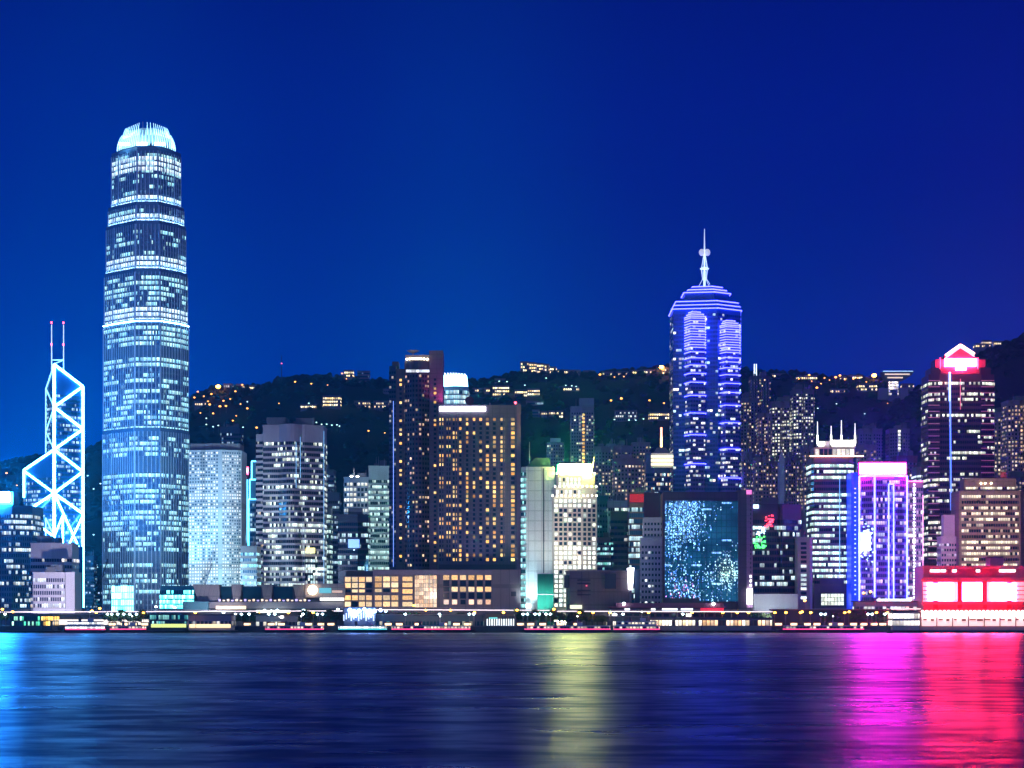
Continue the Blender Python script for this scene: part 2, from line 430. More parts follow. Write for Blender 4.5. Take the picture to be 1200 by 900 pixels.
# woodland on the slopes: nobody could count it
mb = MB(); r = random.Random(3)
def clump(mb, x, y, z, s, r):
    b = len(mb.v); n = 6; rows = [(-.25, .55), (.15, 1.0), (.6, .8), (.95, .3)]
    for hz, rr in rows:
        for i in range(n):
            t = 2 * math.pi * i / n + hz; q = s * rr * r.uniform(.7, 1.25); mb.v.append((x + q * math.cos(t), y + q * math.sin(t), z + hz * s * r.uniform(.85, 1.3)))
    for m in range(3):
        for i in range(n):
            j = (i + 1) % n; mb.face((b + m * n + i, b + m * n + j, b + (m + 1) * n + j, b + (m + 1) * n + i))
    mb.face([b + 3 * n + i for i in range(n)])
for k in range(5200):
    if k < 1700:
        px = r.uniform(-60, 1120); y = DR + r.uniform(-60, 25); x = X(px, y)
    elif k < 2500:
        px = r.uniform(1030, 1320); y = DR2 + r.uniform(-60, 25); x = X(px, y)
    else:
        y = r.uniform(2600, 3780); x = X(r.uniform(-80, 1300), y)
    z = hill_z(x, y)
    if z < 25: continue
    clump(mb, x, y, z + GZ - 1, r.uniform(4, 9.5) * (1 if k > 2500 else .8), r)
mb.build('hillside_woods', HILLM)['kind'] = 'stuff'

def on_hill(px, py, y0=2500, y1=3850):
    """where the line of sight of a photo pixel meets the slope"""
    y = y0
    while y < y1:
        if hill_z(X(px, y), y) + GZ - .5 >= Z(py, y): break
        y += 6
    return X(px, y), y, max(hill_z(X(px, y), y) + GZ - .5, 6)

# ------------------------------------------------------------------ shared materials
PALE = wall('pale_concrete', (.50, .52, .56), panel=(6, 4)); WHITE = wall('white_tile', (.70, .74, .78)); GREY = wall('grey_stone', (.28, .28, .32), panel=(5, 4))
DARK = wall('dark_granite', (.07, .065, .085), .4); PINK = wall('pink_granite', (.55, .47, .50), .55); BLUEW = wall('blue_steel', (.10, .17, .26), .35, metal=.2)
CREAM = wall('cream_stone', (.72, .68, .58)); BROWN = wall('brown_stone', (.24, .17, .14), .6, panel=(4, 5)); MAUVE = wall('mauve_render', (.30, .25, .31)); NAVY = wall('navy_cladding', (.03, .05, .10), .35)
REDW = wall('red_steel', (.55, .02, .05), .5); GREEN = wall('green_scaffold_net', (.01, .30, .20), .8, .5); STEEL = wall('white_steel', (.75, .78, .82), .4)
RESI = wall('residential_render', (.26, .24, .30)); RESI2 = wall('residential_pink_render', (.38, .29, .32)); CONC = wall('fairfaced_concrete', (.36, .35, .36), panel=(3, 8))
GL = (.02, .05, .10)
COOL, TEAL, WARM, GOLD = (.55, .88, 1.0), (.22, .85, .78), (1.0, .66, .32), (1.0, .50, .14)
B_ifc = bands('silver_curtain_wall', (.42, .62, .85), (.01, .06, .20), (.60, 1, .88), (.28, .78, 1.0), .50, 1.1, .26, .8, 8, 2.0)
B_off = bands('office_band', (.20, .22, .27), GL, COOL, TEAL, .55, 1.6, .16, .6, 5, 1.5)
B_offl = bands('office_band_bright', (.3, .33, .36), GL, (.85, 1, .9), (.7, .95, 1), .8, 1.6, .16, .5, 5, 1.7)
B_dim = bands('office_band_dim', (.10, .14, .2), GL, COOL, (.5, .7, 1), .22, 1.6, .14, .6, 4, 1.0)
B_pink = bands('granite_office_band', (.25, .21, .23), (.015, .02, .04), (.9, 1, .8), (.75, .95, 1), .42, 1.5, .14, .6, 5, 1.6)
B_res = bands('flat_windows', (.26, .24, .30), (.015, .02, .04), (1, .9, .75), (1, .65, .35), .30, 3.2, .55, .25, 2, 1.6, .6)
B_resp = bands('flat_windows_pink', (.38, .29, .32), (.02, .02, .03), (1, .85, .7), (1, .55, .3), .42, 3.0, .5, .2, 2, 1.6, .6)
B_resb = bands('flat_windows_busy', (.2, .17, .23), (.015, .02, .04), (1, .95, .75), (.95, 1, .8), .45, 3.0, .45, .25, 3, 1.9, .8)
B_blue = bands('blue_glass_band', (.05, .14, .26), (.012, .05, .12), (.55, .9, 1), (.45, .75, 1), .30, 1.8, .10, .6, 5, 1.3)
B_brown = bands('brown_office_band', (.20, .15, .13), (.02, .015, .02), (1, .92, .7), (1, .85, .6), .55, 1.7, .14, .55, 4, 1.6)
B_mag = bands('magenta_tower_band', (.30, .12, .28), (.05, .03, .16), (.6, .7, 1), (1, .6, .95), .34, 1.6, .14, .5, 5, 1.3)
B_grid = bands('white_grid_band', (.65, .68, .72), (.03, .05, .08), (.9, 1, .95), (1, .95, .8), .55, 3.0, .32, .3, 3, 1.8)
B_teal = bands('teal_office_band', (.45, .55, .56), (.03, .09, .10), (.55, .95, .88), (.8, 1, .95), .60, 1.5, .12, .6, 6, 1.2)
B_house = bands('house_windows', (.25, .25, .3), (.02, .02, .04), (1, .66, .28), (1, .85, .6), .6, 3.2, .4, .3, 2, 2.6, .5)
B_housec = bands('house_windows_cool', (.25, .25, .3), (.02, .02, .04), (.8, .95, 1), (1, .95, .8), .35, 3.2, .4, .3, 2, 2.2, .5)
P_hotel = panes('hotel_window', (1, .44, .07), (1, .72, .26), 1.8); P_jard = panes('round_window_glass', (.85, .97, 1), (1, .98, .85), 1.9, (.06, .12, .18)); P_cream = panes('tower_window', (.85, 1, .95), (1, .95, .75), 2.4)
P_mall = panes('shop_window', (1, .52, .18), (1, .76, .44), 1.5); P_pink = panes('rosy_window', (1, .55, .35), (1, .8, .7), 1.8); P_led = panes('port_light', (.3, .4, 1), (.7, .8, 1), 3.0)
E_white = emit('white_sign_lamp', (.9, .95, 1), 10); E_bank = emit('blue_white_tube', (.10, .55, 1.0), 40); E_bank2 = emit('thin_blue_tube', (.25, .65, 1.0), 2.2)
E_crown = emit('crown_lamp', (.62, .88, 1.0), 9); E_up = emit('uplight', (.5, .85, 1.0), 16); E_vio = emit('violet_tube', (.055, .055, 1.0), 13)
E_neon = emit('blue_neon_tube', (.055, .07, 1.0), 13); E_red = emit('red_beacon', (1, .05, .08), 12); E_cyan = emit('cyan_neon', (.1, .62, 1), 5)
E_warm = emit('warm_lamp', (1, .80, .50), 12); E_orange = emit('sodium_lamp', (1, .50, .10), 40); E_amber = emit('amber_neon', (1, .45, .22), 8); E_lampw = emit('white_lamp', (.9, .97, 1), 40)

def pt(px, py, Y): return (X(px, Y), Y, Z(py, Y))

# ------------------------------------------------------------------ far left: glass block, braced tower, low white pair
t, P, z = tower('office_tower', 'blue glass office block with a blazing blue white roof sign, far left edge', [(-60, 6), (14, 0), (38, 10)], 1700, 592, 4.2, .6, BLUEW, bands('pale_blue_band', (.22, .34, .46), (.03, .09, .18), (.9, 1, .95), (.6, .85, 1), .5, 1.8, .15, .6, 5, 1.3), depth=40, plant=0)
boxpart(t, 'plant_room', NAVY, X(4, 1715), 1722, Z(584, 1715), 16, 20, 10)
panel(t, 'sign', emit('glaring_blue_sign', (.03, .36, 1.0), 900), -14, 11, 576.5, 588, 1699, 1.2)
# braced tower
D = 2300
t = thing('braced_tower', 'faceted glass tower outlined with white diagonal light tubes and twin masts', 'tower', (X(63, D), D + 25, GZ))
BKG = wall('deep_blue_glass', (.02, .10, .34), .25)
UP = [(X(53.8, D + 25), D + 25), (X(63.5, D), D), (X(97.3, D + 25), D + 25), (X(88, D + 52), D + 52)]
MB().prism(UP, GZ, [Z(455, D), Z(427, D), Z(453, D), Z(470, D)]).build('shaft', BKG, t)
LW = [(X(28, D + 26), D + 26), (X(63.3, D - .4), D - .4), (X(63.4, D + 40), D + 40)]
MB().prism(LW, GZ, [Z(550, D), Z(526, D), Z(532, D)]).build('wing', BKG, t)
LF = [(X(34, D + 10), D + 10), (X(63, D - 12), D - 12), (X(80, D - 4), D - 4), (X(97.4, D + 20), D + 20), (X(97.4, D + 50), D + 50), (X(34, D + 50), D + 50)]
MB().prism(LF, GZ, Z(640, D)).build('base', BKG, t)
storeys(t, UP, Z(640, D), Z(458, D), 4.2, .62, B_blue, out=.3)
storeys(t, LW, Z(640, D), Z(556, D), 4.2, .62, B_blue, out=.3)
def brace(pts, r, m): strip(t, [(X(a, D + d - 1.2), D + d - 1.2, Z(b, D + d)) for a, b, d in pts], r, m, 'light_tube', 6)
F0, R0, L0 = 63.5, 97.3, 53.8
brace([(F0, 427, 0), (F0, 640, 0)], 1.5, E_bank); brace([(R0, 453, 25), (R0, 712, 25)], 1.25, E_bank); brace([(L0, 455, 25), (L0, 531, 25)], .75, E_bank2)
brace([(F0, 427, 0), (R0, 453, 25), (F0, 477, 0), (R0, 503, 25), (F0, 527, 0), (R0, 553, 25), (F0, 578, 0), (R0, 602, 25)], 1.15, E_bank)
brace([(F0, 427, 0), (L0, 456, 25), (F0, 477, 0), (L0, 506, 25), (F0, 527, 0)], .75, E_bank2)
brace([(F0, 527, 0), (28, 551, 26), (28, 583, 26)], 1.1, E_bank); brace([(28, 552, 26), (F0, 578, 0), (33, 598, 12)], 1.1, E_bank); brace([(33, 607, 8), (F0, 629, -13), (50, 641, -10)], 1.1, E_bank)
brace([(F0, 578, 0), (R0, 652, 24)], 1.0, E_bank); brace([(73.6, 604, -8), (73.6, 640, -8)], 1.0, E_bank); brace([(R0, 604, 22), (80, 640, 0)], 1.0, E_bank)
brace([(F0, 629, -13), (73.6, 604, -8)], .9, E_bank); brace([(R0, 660, 24), (89, 674, 20)], .9, E_bank); brace([(88, 684, 20), (R0, 703, 24)], .9, E_bank); brace([(53.5, 607, -5), (F0, 629, -13), (72, 642, -10)], .7, E_bank2); brace([(53.5, 607, -5), (53.5, 636, -5)], .6, E_bank2)
for px, d in ((60.5, 12), (74.5, 14)):
    MB().tube((X(px, D + d), D + d, Z(436, D)), (X(px, D + d), D + d, Z(377, D)), .85, 6, .5).build('mast', STEEL, t); ms = t.children[-1]
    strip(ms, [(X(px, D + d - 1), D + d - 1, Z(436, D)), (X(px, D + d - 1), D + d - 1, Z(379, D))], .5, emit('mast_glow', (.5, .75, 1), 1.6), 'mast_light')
    for yy in (376.2, 402): MB().ball(X(px, D + d), D + d - 1, Z(yy, D), 1.0).build('beacon', E_red, ms)
brace([(60.5, 422, 12), (74.5, 422, 14)], .5, E_bank2); brace([(62, 427, 10), (74.5, 422, 14), (74.5, 434, 14)], .5, E_bank2)
spot((X(64, 2150), 2150, 8), (X(70, 2300), 2300, 150), 1.6e6, (.12, .45, 1), 60)
t, P, z = tower('office_block', 'greyish white office block with dark strip windows, in front of the braced tower', [(36, 4), (60, 0), (84.5, 5)], 1600, 637.5, 4.6, .5, wall('offwhite_tile', (.62, .56, .62)), bands('strip_window', (.5, .45, .5), (.02, .02, .05), (1, .85, .7), (.9, .95, 1), .45, 1.8, .12, .7, 6, 1.6), depth=25, parapet=6, skip=())
t, P, z = tower('office_block', 'low white slab block with a blank white end wall, nearest the ferry', [(39, 0), (76, 0), (77, -3), (87.5, -3)], 1568, 672, 4.4, .56, wall('lowrise_white', (.68, .64, .72)), None, depth=22, plant=1)
storeys(t, [P[0], P[1], (P[1][0], P[1][1] + 15), (P[0][0], P[0][1] + 15)], Z(712, 1568), Z(676, 1568), 4.4, .6, bands('mullioned_window', (.6, .58, .66), (.05, .04, .09), (.95, 1, .95), (.8, .9, 1), .5, 1.5, .3, .75, 8, 1.5), out=.3)
spot((X(62, 1500), 1505, 22), (X(62, 1568), 1568, 45), 1.9e5, (.85, .8, 1), 100)

# ------------------------------------------------------------------ the tallest tower
D = 1780
IP = [(121, 34), (131, 22), (157.8, 0), (187.8, 0), (212, 20), (221, 34)]
base = [(X(p, D + d), D + d) for p, d in IP]; back = [(X(212, D + 46) , D + 56), (X(188, D + 60), D + 74), (X(158, D + 60), D + 74), (X(131, D + 46), D + 56)]
base = base + back
ctr = (X(172, D + 36), D + 37)
t = thing('skyscraper', 'tallest tower, silver blue glass with stepped shoulders and a glowing clawed crown', 'skyscraper', (ctr[0], ctr[1], GZ))
FINM = wall('fin_silver', (.62, .76, .92), .35, .1)
SILV = wall('silver_cladding', (.14, .26, .42), .35, .15)
LV = [(1.0, 505, GZ), (.985, 378, Z(505, D)), (.962, 318, Z(378, D)), (.92, 262, Z(318, D)), (.875, 240, Z(262, D)), (.80, 176, Z(240, D)), (.67, 168, Z(176, D))]
MB_w = None
ring_up = emit('ledge_uplight', (.35, .75, 1.0), 45)
for i, (k, yt, z0) in enumerate(LV):
    Dk = D + 37 * (1 - k); pl = scale_plan(base, k, ctr); z1 = Z(yt, Dk); z0 = z0 if not i else zprev; zprev = z1
    MB().prism(pl, z0, z1).build('glass_shaft', SILV if i < 6 else NAVY, t)
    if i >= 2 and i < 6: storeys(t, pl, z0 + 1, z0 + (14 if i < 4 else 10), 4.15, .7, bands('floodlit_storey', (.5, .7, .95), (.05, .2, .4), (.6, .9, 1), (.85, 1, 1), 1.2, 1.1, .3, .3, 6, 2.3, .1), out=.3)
    if i < 6: storeys(t, pl, z0 + (1 if i else 12), z1 - 1.5, 4.15, .66, B_ifc, out=.25, skip=(0, 1, 2) if i in (2, 3) else (0, 1) if i in (4, 5) else (9, 10, 26, 27, 28, 43, 44) if i == 0 else (14, 15))
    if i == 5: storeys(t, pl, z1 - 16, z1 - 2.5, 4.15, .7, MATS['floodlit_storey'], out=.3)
    if i >= 2:                                          # lamps on each ledge wash the tier above it
        strip(t, [(p[0], p[1], z0 + 1.2) for p in offset(scale_plan(base, k, ctr), 1.3)] + [(*offset(scale_plan(base, k, ctr), 1.3)[0], z0 + 1.2)], .3, ring_up if i < 6 else E_crown, 'ledge_lights')
    if i < 6:
        ring(pl, .35, 3.2, z1 - .6).build('parapet', SILV, t)
    mb = MB()
    for a, b in zip(pl, pl[1:] + pl[:1]):                 # slim metal fins up the glass
        a, b = Vector(a), Vector(b); e = (b - a).normalized(); nn = Vector((e.y, -e.x)); n_ = max(2, int((b - a).length / 3.0))
        for k_ in range(n_): 
            q_ = a + (b - a) * (k_ / n_) + nn * .4; mb.box(q_.x, q_.y, (z0 + z1) / 2, .5 if k_ else 1.6, .5, z1 - z0 - .4, math.atan2(e.y, e.x))
    if i < 6: mb.build('mullion', FINM, t)
zc = Z(178, D)
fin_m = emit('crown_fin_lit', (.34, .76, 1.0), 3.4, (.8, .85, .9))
MB().prism(scale_plan(base, .58, ctr), Z(168, D + 14), Z(158, D + 16)).build('crown_core', wall('crown_white', (.8, .85, .9)), t)
MB().prism(scale_plan(base, .46, ctr), Z(158, D + 16), Z(150, D + 20)).build('crown_core', wall('crown_white', (.8, .85, .9)), t)
for k_, ya, yb, lean in ((.68, 172, 153, .17), (.55, 160, 145.0, .12)):       # two rings of curved claws leaning inwards
    pl = scale_plan(base, k_, ctr); per = []
    for i in range(len(pl)):
        a, b = Vector(pl[i]), Vector(pl[(i + 1) % len(pl)]); n = max(2, int((b - a).length / 2.6))
        for k in range(n): per.append(a + (b - a) * (k / n))
    for p in per:
        if k_ < .6 and abs(p.x - ctr[0]) < 2.2: continue
        d = (Vector(ctr) - p); n = d.normalized(); rad = d.length; mb = MB(); q = None
        top_ = yb - (2.6 * max(0, 1 - abs(p.x - ctr[0]) / 16) if k_ < .6 else 0) + (0 if len(mb.v) else 0)
        for s_ in range(6):
            f = s_ / 5; zz = Z(ya, D + 18) + (Z(top_, D + 18) - Z(ya, D + 18)) * f; w = p + n * (rad * lean * f ** 2.2); cur = (w.x, w.y, zz)
            if q: mb.tube(q, cur, .42 - .05 * s_, 4)
            q = cur
        mb.build('crown_fin', fin_m, t)
for dx in (-14, 0, 14): MB().box(ctr[0] + dx, base[2][1] + 12, Z(169, D + 13), 8, 1.0, 2.0).build('crown_lamp', emit('crown_flood', (.3, .7, 1.0), 30), t)
MB().tube((ctr[0], ctr[1] - 20, Z(160, D + 17)), (ctr[0], ctr[1] - 20, Z(142.5, D + 17)), .5, 5, .2).build('mast', STEEL, t)
P_lob = panes('lobby_window', (.10, .9, 1), (.3, 1, 1), 5)
r = random.Random(5)
A, Bv, Cc = base[1], base[2], base[3]
face_windows(t, A, Bv, [(i + .5) / 7 for i in range(7)], [Z(y, D) for y in (690, 698, 706, 714)], 4.6, 4.6, P_lob, 1, r, out=.6, lo=.9, hi=1.8, name='lobby_window')
face_windows(t, Cc, base[4], [(i + .5) / 7 for i in range(7)], [Z(y, D) for y in (690, 698)], 3.6, 4.4, P_lob, .9, r, out=.6, lo=.3, hi=.8, name='lobby_window')
spot((X(150, 1640), 1640, 16), (X(165, D), D, 130), 2.6e5, (.2, .62, 1), 55)
spot((X(215, 1660), 1660, 14), (X(190, D), D, 250), 3.2e5, (.2, .6, 1), 60)
t = thing('glass_pavilion', 'bright cyan glass pavilion at the foot of the tallest tower', 'pavilion', (X(206, 1600), 1606, GZ))
PV = plan([(188, 0), (226, 0)], 1600, 18); MB().prism(PV, GZ, Z(686.5, 1600), top=plan([(188, 0), (229, 0)], 1600, 18)).build('glass_hall', wall('pavilion_glass', (.10, .5, .55), .2), t)
storeys(t, PV, Z(713, 1600), Z(687.5, 1600), 3.4, .75, bands('pavilion_band', (.3, .7, .75), (.02, .2, .22), (.06, .9, .9), (.25, 1, 1), .85, 1.2, .12, .5, 4, 7), out=.5)

# ------------------------------------------------------------------ round window block and its neighbours
D = 1700
t, P, z = tower('office_tower', 'white slab tower pierced by rows of round windows', [(221, 6), (256, 0), (260, 0), (283, 7)], D, 527, wm=wall('aluminium_white', (.66, .75, .80), .5, .12, panel=(30, 46)), depth=34, plant=0)
MB().prism(plan([(223, 9), (258, 4), (281, 9)], D, 26), z, Z(519, D)).build('roof_cap', GREY, t)
r = random.Random(11)
ry = [530.5 + 3.78 * i for i in range(42)]
def jw(zi, ti): return .92 if zi in (10, 13, 14, 18, 24, 29, 35, 36, 37, 40) else (.6 if zi > 30 else .48)
face_windows(t, P[0], P[1], [(i + .7) / 11.2 for i in range(11)], [Z(y, D) for y in ry], 1.25, 1.25, P_jard, .6, r, rnd_disc=True, lo=.5, hi=1.2, n_ind=60, warm=jw)
face_windows(t, P[2], P[3], [(i + .5) / 8.2 for i in range(8)], [Z(y, D) for y in ry], 1.1, 1.25, P_jard, .6, r, rnd_disc=True, lo=.4, hi=1.1, n_ind=40, warm=jw)
spot((X(244, 1585), 1585, 34), (X(246, D), D, 70), 4.4e5, (.5, .85, 1), 75); spot((X(290, 1600), 1600, 30), (X(270, D), D, 60), 2.0e5, (.45, .82, 1), 75)
t, P, z = tower('office_tower', 'dim blue slab rising behind the round window tower', [(258, 0), (281, 4)], 2150, 501, 4.0, .5, wall('dim_blue_wall', (.08, .12, .2)), B_dim, depth=30, ylow=535)
t, P, z = tower('office_tower', 'slim blue lit tower with a red sign box on its roof', [(280, 0), (291, 3)], 1990, 557, 4.2, .6, NAVY, bands('deep_blue_band', (.02, .16, .4), (.01, .05, .2), (.2, .6, 1), (.1, .4, 1), .4, 1.8, .12, .4, 3, 1.2), depth=20, ylow=640, plant=0)
panel(t, 'sign', emit('red_sign_lamp', (1, .04, .10), 14), 281, 291, 547, 556, 1988, 2)
panel(t, 'sign_lamp', emit('pale_sign_lamp', (1, .8, .8), 9), 282.5, 290, 549.5, 553, 1987, .8)
for px in (283, 289.5): strip(t, [pt(px, 562, 1987), pt(px, 636, 1987)], .7, E_cyan, 'neon_line')
t, P, z = tower('office_tower', 'stepped slim tower outlined in cyan neon', [(291, 0), (302, 0)], 1930, 585, 4.2, .6, BLUEW, B_blue, depth=20, ylow=640, plant=0)
MB().prism(plan([(292.5, 2), (302, 2)], 1930, 16), z, Z(562, 1930)).build('upper_tier', BLUEW, t); MB().prism(plan([(295, 4), (302, 4)], 1930, 12), Z(562, 1930), Z(541, 1930)).build('upper_tier', BLUEW, t)
for pts in ([(295, 562), (295, 540.5), (301, 540.5)], [(292.6, 585), (292.6, 562), (301, 562)], [(291.2, 640), (291.2, 585), (301, 585)]): strip(t, [pt(a, b, 1928) for a, b in pts], .8, E_cyan, 'neon_line')
t, P, z = tower('office_block', 'small dark office block between the round window tower and the banded tower', [(282, 0), (301, 0)], 1640, 641, 4.2, .5, DARK, B_off, depth=25, ylow=692)

# ------------------------------------------------------------------ banded granite tower group
D = 1690
fr = [(308, 10), (308.5, 2), (326, 0)] + arc(327, 354, 8, 6) + [(357, 0), (379, 9)]
t, P, z = tower('office_tower', 'pinkish granite tower with dark glass strips and a rounded bay up its middle', fr, D, 499, 4.05, .58, PINK, B_pink, depth=30, ylow=694, parapet=10, plant=2)
MB().prism(plan([(300, 8), (309, 5)], D, 24), GZ, Z(508, D)).build('side_shaft', PINK, t); storeys(t, plan([(300, 8), (308.6, 5)], D, 24), Z(692, D), Z(511, D), 4.05, .5, bands('side_band', (.2, .18, .2), (.01, .012, .03), COOL, WARM, .12, 1.5, .1, .5, 3, 1.2), out=.25)
for px, a, b in ((347, 518, 572), (352, 512, 560), (379.5, 505, 690)): strip(t, [pt(px, a, D - 9 if px < 360 else D + 6), pt(px, b, D - 9 if px < 360 else D + 6)], .3, emit('painted_neon_reflection', (.15, .55, 1), .9), 'neon_line')  # glowing strips paint neon reflections on the facade, no tubes here
spot((X(345, 1560), 1560, 45), (X(340, D), D, 95), 2.2e5, (.55, .68, 1), 80)  # added fill lamp to brighten the granite front
panel(t, 'sign', emit('yellow_sign', (1, .85, .1), 2.4), 358.5, 369, 642, 648, D - 3, 1)
face_windows(t, (X(357.5, D - .3), D - .3), (X(372, D + 5), D + 5), [(i + .5) / 5 for i in range(5)], [Z(657 + 6.3 * i, D) for i in range(6)], 1.5, 2.2, panes('lower_floor_glass', (.6, .9, 1), (.9, 1, 1), 1.3), .85, random.Random(3), out=.5)
t, P, z = tower('office_tower', 'grey stepped tower half hidden behind the pinkish banded tower', [(377, 0), (391, 4)], 2050, 551, 4.2, .45, wall('dusk_grey', (.14, .17, .24)), B_dim, depth=28, ylow=690)
t, P, z = tower('office_tower', 'pale blue office tower with bright strip windows low down, beside the banded tower', [(381, 0), (397, 3)], 1900, 578, 4.2, .5, wall('dusk_blue', (.16, .24, .34)), B_dim, depth=24, ylow=690)
t, P, z = tower('office_tower', 'slim glass cylinder tower with teal shine, right against the banded tower', arc(378, 388, 6, 6), 1800, 596, 4.0, .6, BLUEW, B_teal, depth=14, ylow=690, plant=1)
t, P, z = tower('office_block', 'dark navy glass box with scattered teal lights and a blue screen', [(396, 0), (419, 0), (431.5, 6)], 1690, 604, 4.1, .62, NAVY, bands('navy_office_band', (.03, .06, .1), (.01, .03, .06), (.5, .95, .9), (.6, .8, 1), .42, 1.5, .12, .6, 5, 1.4), depth=24, ylow=668)
panel(t, 'screen', emit('blue_screen', (.15, .35, 1), 2.0), 408, 421, 632, 642, 1688, .8)
t, P, z = tower('office_tower', 'white gridded tower glowing with lit square windows', [(403, 4), (410, 0), (432, 3)], 1830, 560, 4.2, .62, WHITE, B_grid, depth=24, ylow=606, plant=1)
for px in (412, 419): MB().ball(X(px, 1832), 1832, Z(559, 1832), 1.2).build('roof_lamp', E_lampw, t)
spot((X(416, 1700), 1690, 60), (X(418, 1830), 1830, 90), 2.5e5, (.85, .95, 1), 60)
t, P, z = tower('office_tower', 'pale teal tower of alternating white bands and lit glass, with a blank top', [(432, 0), (457, 3)], 1790, 547, 4.3, .52, wall('pale_teal_tile', (.55, .66, .66)), B_teal, depth=24, ylow=668, parapet=10)
spot((X(440, 1690), 1680, 40), (X(445, 1790), 1790, 80), 2.0e5, (.6, 1, .95), 60)

# ------------------------------------------------------------------ the two hotels and their podium
D = 1620
HDK = wall('hotel_dark_stone', (.13, .11, .14), .5, panel=(4, 3.4))
t = thing('hotel_tower', 'tall dark hotel tower with curved front, lit roof terrace and rooftop dish', 'hotel', (X(488, D), D + 20, GZ))
B_h1 = bands('hotel_room_band', (.10, .085, .10), (.02, .025, .05), (1, .7, .4), (1, .6, .5), .20, 2.6, .45, .15, 2, 1.6, .6)
MB().prism(plan([(456, 6), (464, 3)], D, 24), GZ, Z(428, D)).build('wing', wall('wing_glass', (.06, .08, .13), .3), t)
MB().prism(plan([(459.5, 9), (467, 9)], D, 16), Z(428, D), Z(422, D)).build('plant_room', DARK, t)
MB().prism(plan([(464, 2.6), (474, 2.6)], D, 24), GZ, Z(432, D)).build('wing', HDK, t)
fr = [(474, 3)] + [(474.5, 0)] + arc(476, 503, 7, 6)
P1 = plan(fr, D, 28); MB().prism(P1, GZ, Z(424, D)).build('curved_front', HDK, t)
MB().prism(plan([(475, 5), (503, 5)], D, 20), Z(424, D), Z(415, D)).build('terrace_wall', wall('terrace_stone', (.5, .42, .4)), t)
MB().prism(plan([(503, -1.2), (519, -1.2)], D, 26), GZ, Z(411, D)).build('blank_slab', wall('slab_stone', (.20, .15, .19), .6, panel=(5, 3.4)), t)
storeys(t, P1, Z(664, D), Z(436, D), 3.45, .5, B_h1, out=.25)
storeys(t, plan([(456, 6), (463.7, 3)], D, 24), Z(664, D), Z(431, D), 3.45, .5, bands('wing_glass_band', (.06, .08, .13), (.02, .04, .08), (.8, .9, 1), (1, .8, .6), .12, 2, .2, .3, 2, 1.2), out=.2)
r = random.Random(21)
for px in (469.5, 509.8):
    A = (X(px - 4, D + (2.6 if px < 500 else -1.2)), D + (2.6 if px < 500 else -1.2)); Bq = (X(px + 4, A[1]), A[1])
    face_windows(t, A, Bq, [.5], [Z(445 + 5.3 * i, D) for i in range(41)], 1.7, 1.7, P_hotel, .26, r, out=.25, n_ind=50)
strip(t, [pt(461, 470, D + 1.5), pt(461, 664, D + 1.5)], .3, emit('dim_blue_tube', (.15, .3, 1), 1.6), 'neon_line')
for i in range(8): MB().ball(X(477 + 3.4 * i, D), D - 1 - 5 * math.sin(math.pi * (i + .5) / 8), Z(421.3, D), .8).build('terrace_lamp', E_warm, t)
face_windows(t, (X(476, D - 7), D - 7), (X(503, D - 7), D - 7), [(i + .5) / 9 for i in range(9)], [Z(436, D)], 2.0, 1.9, panes('suite_window', (.75, .85, 1), (.9, .9, 1), 2), 1, r, n_ind=9)
mb = MB(); mb.lathe(X(484, D + 10), D + 10, [(.5, Z(415, D) - .3), (.5, Z(412, D))], 8); mb.lathe(X(484, D + 10), D + 10, [(1.2, Z(412, D)), (4.4, Z(409.5, D)), (4.6, Z(409, D)), (1.0, Z(410.2, D))], 14); mb.build('dish', wall('dish_grey', (.4, .4, .43)), t)
spot((X(526, 1612), 1611, Z(474, 1600) + 3), (X(516, D), D, Z(452, D)), 1.3e4, (1, .12, .5), 100)
spot((X(490, 1578), 1578, 47), (X(488, D), D, 110), 2.2e4, (.4, .45, 1), 80)
D = 1600
t, P, z = tower('hotel_tower', 'broad dark hotel slab with a grid of golden lit rooms and a white roof sign', [(513, 6), (514, 0), (610, 0)], D, 474.5, wm=wall('hotel_slab_stone', (.17, .15, .19), .6, panel=(5.1, 3.2)), depth=26, plant=0)
panel(t, 'sign', emit('white_roof_sign', (.95, .9, 1), 11), 515, 569, 476.5, 481.5, D - 1.2, 1)
cols = [517.2, 525.6, 533, 540.3, 548.4, 556.4, 564, 571.8, 580, 588.8, 600.8]
T = [(X(c, D) - P[1][0]) / (P[2][0] - P[1][0]) for c in cols]
face_windows(t, P[1], P[2], T, [Z(491.5 + 5.3 * i, D) for i in range(32)], 2.7, 2.0, P_hotel, .42, r, lo=.15, hi=1.25, warm=lambda k, i: .95 if k == 0 else (.7 if i in (8, 9, 10) else None))
for c in [513.5 + 4 + 8.05 * i for i in range(12)]: MB().box(X(c, D), D - .35, (Z(488, D) + Z(664, D)) / 2, 1.1, .7, Z(488, D) - Z(664, D)).build('pilaster', wall('pilaster_stone', (.13, .13, .19), .6), t)
MB().prism(plan([(605.5, -.8), (610.3, -.8)], D, 20), GZ, z + .8).build('edge_slab', wall('rosy_stone', (.30, .20, .26)), t)
MB().prism(plan([(514, -1), (604, -1)], D, 10), Z(668, D), Z(661.5, D)).build('base_band', DARK, t)
MB().ball(X(604, D), D, z + 1.5, .9).build('beacon', E_red, t)
MB().ball(X(550, D), D + 6, z + 3.5, 3.2, 10, 6).build('radome', wall('radome_red', (.3, .12, .12)), t)
MB().tube((X(574, D), D + 6, z - .05), (X(574, D), D + 6, z + 2), .3, 5).build('aerial', STEEL, t)
spot((X(560, 1566), 1566, 46), (X(560, D), D, 95), 2.4e4, (.45, .5, 1), 100)
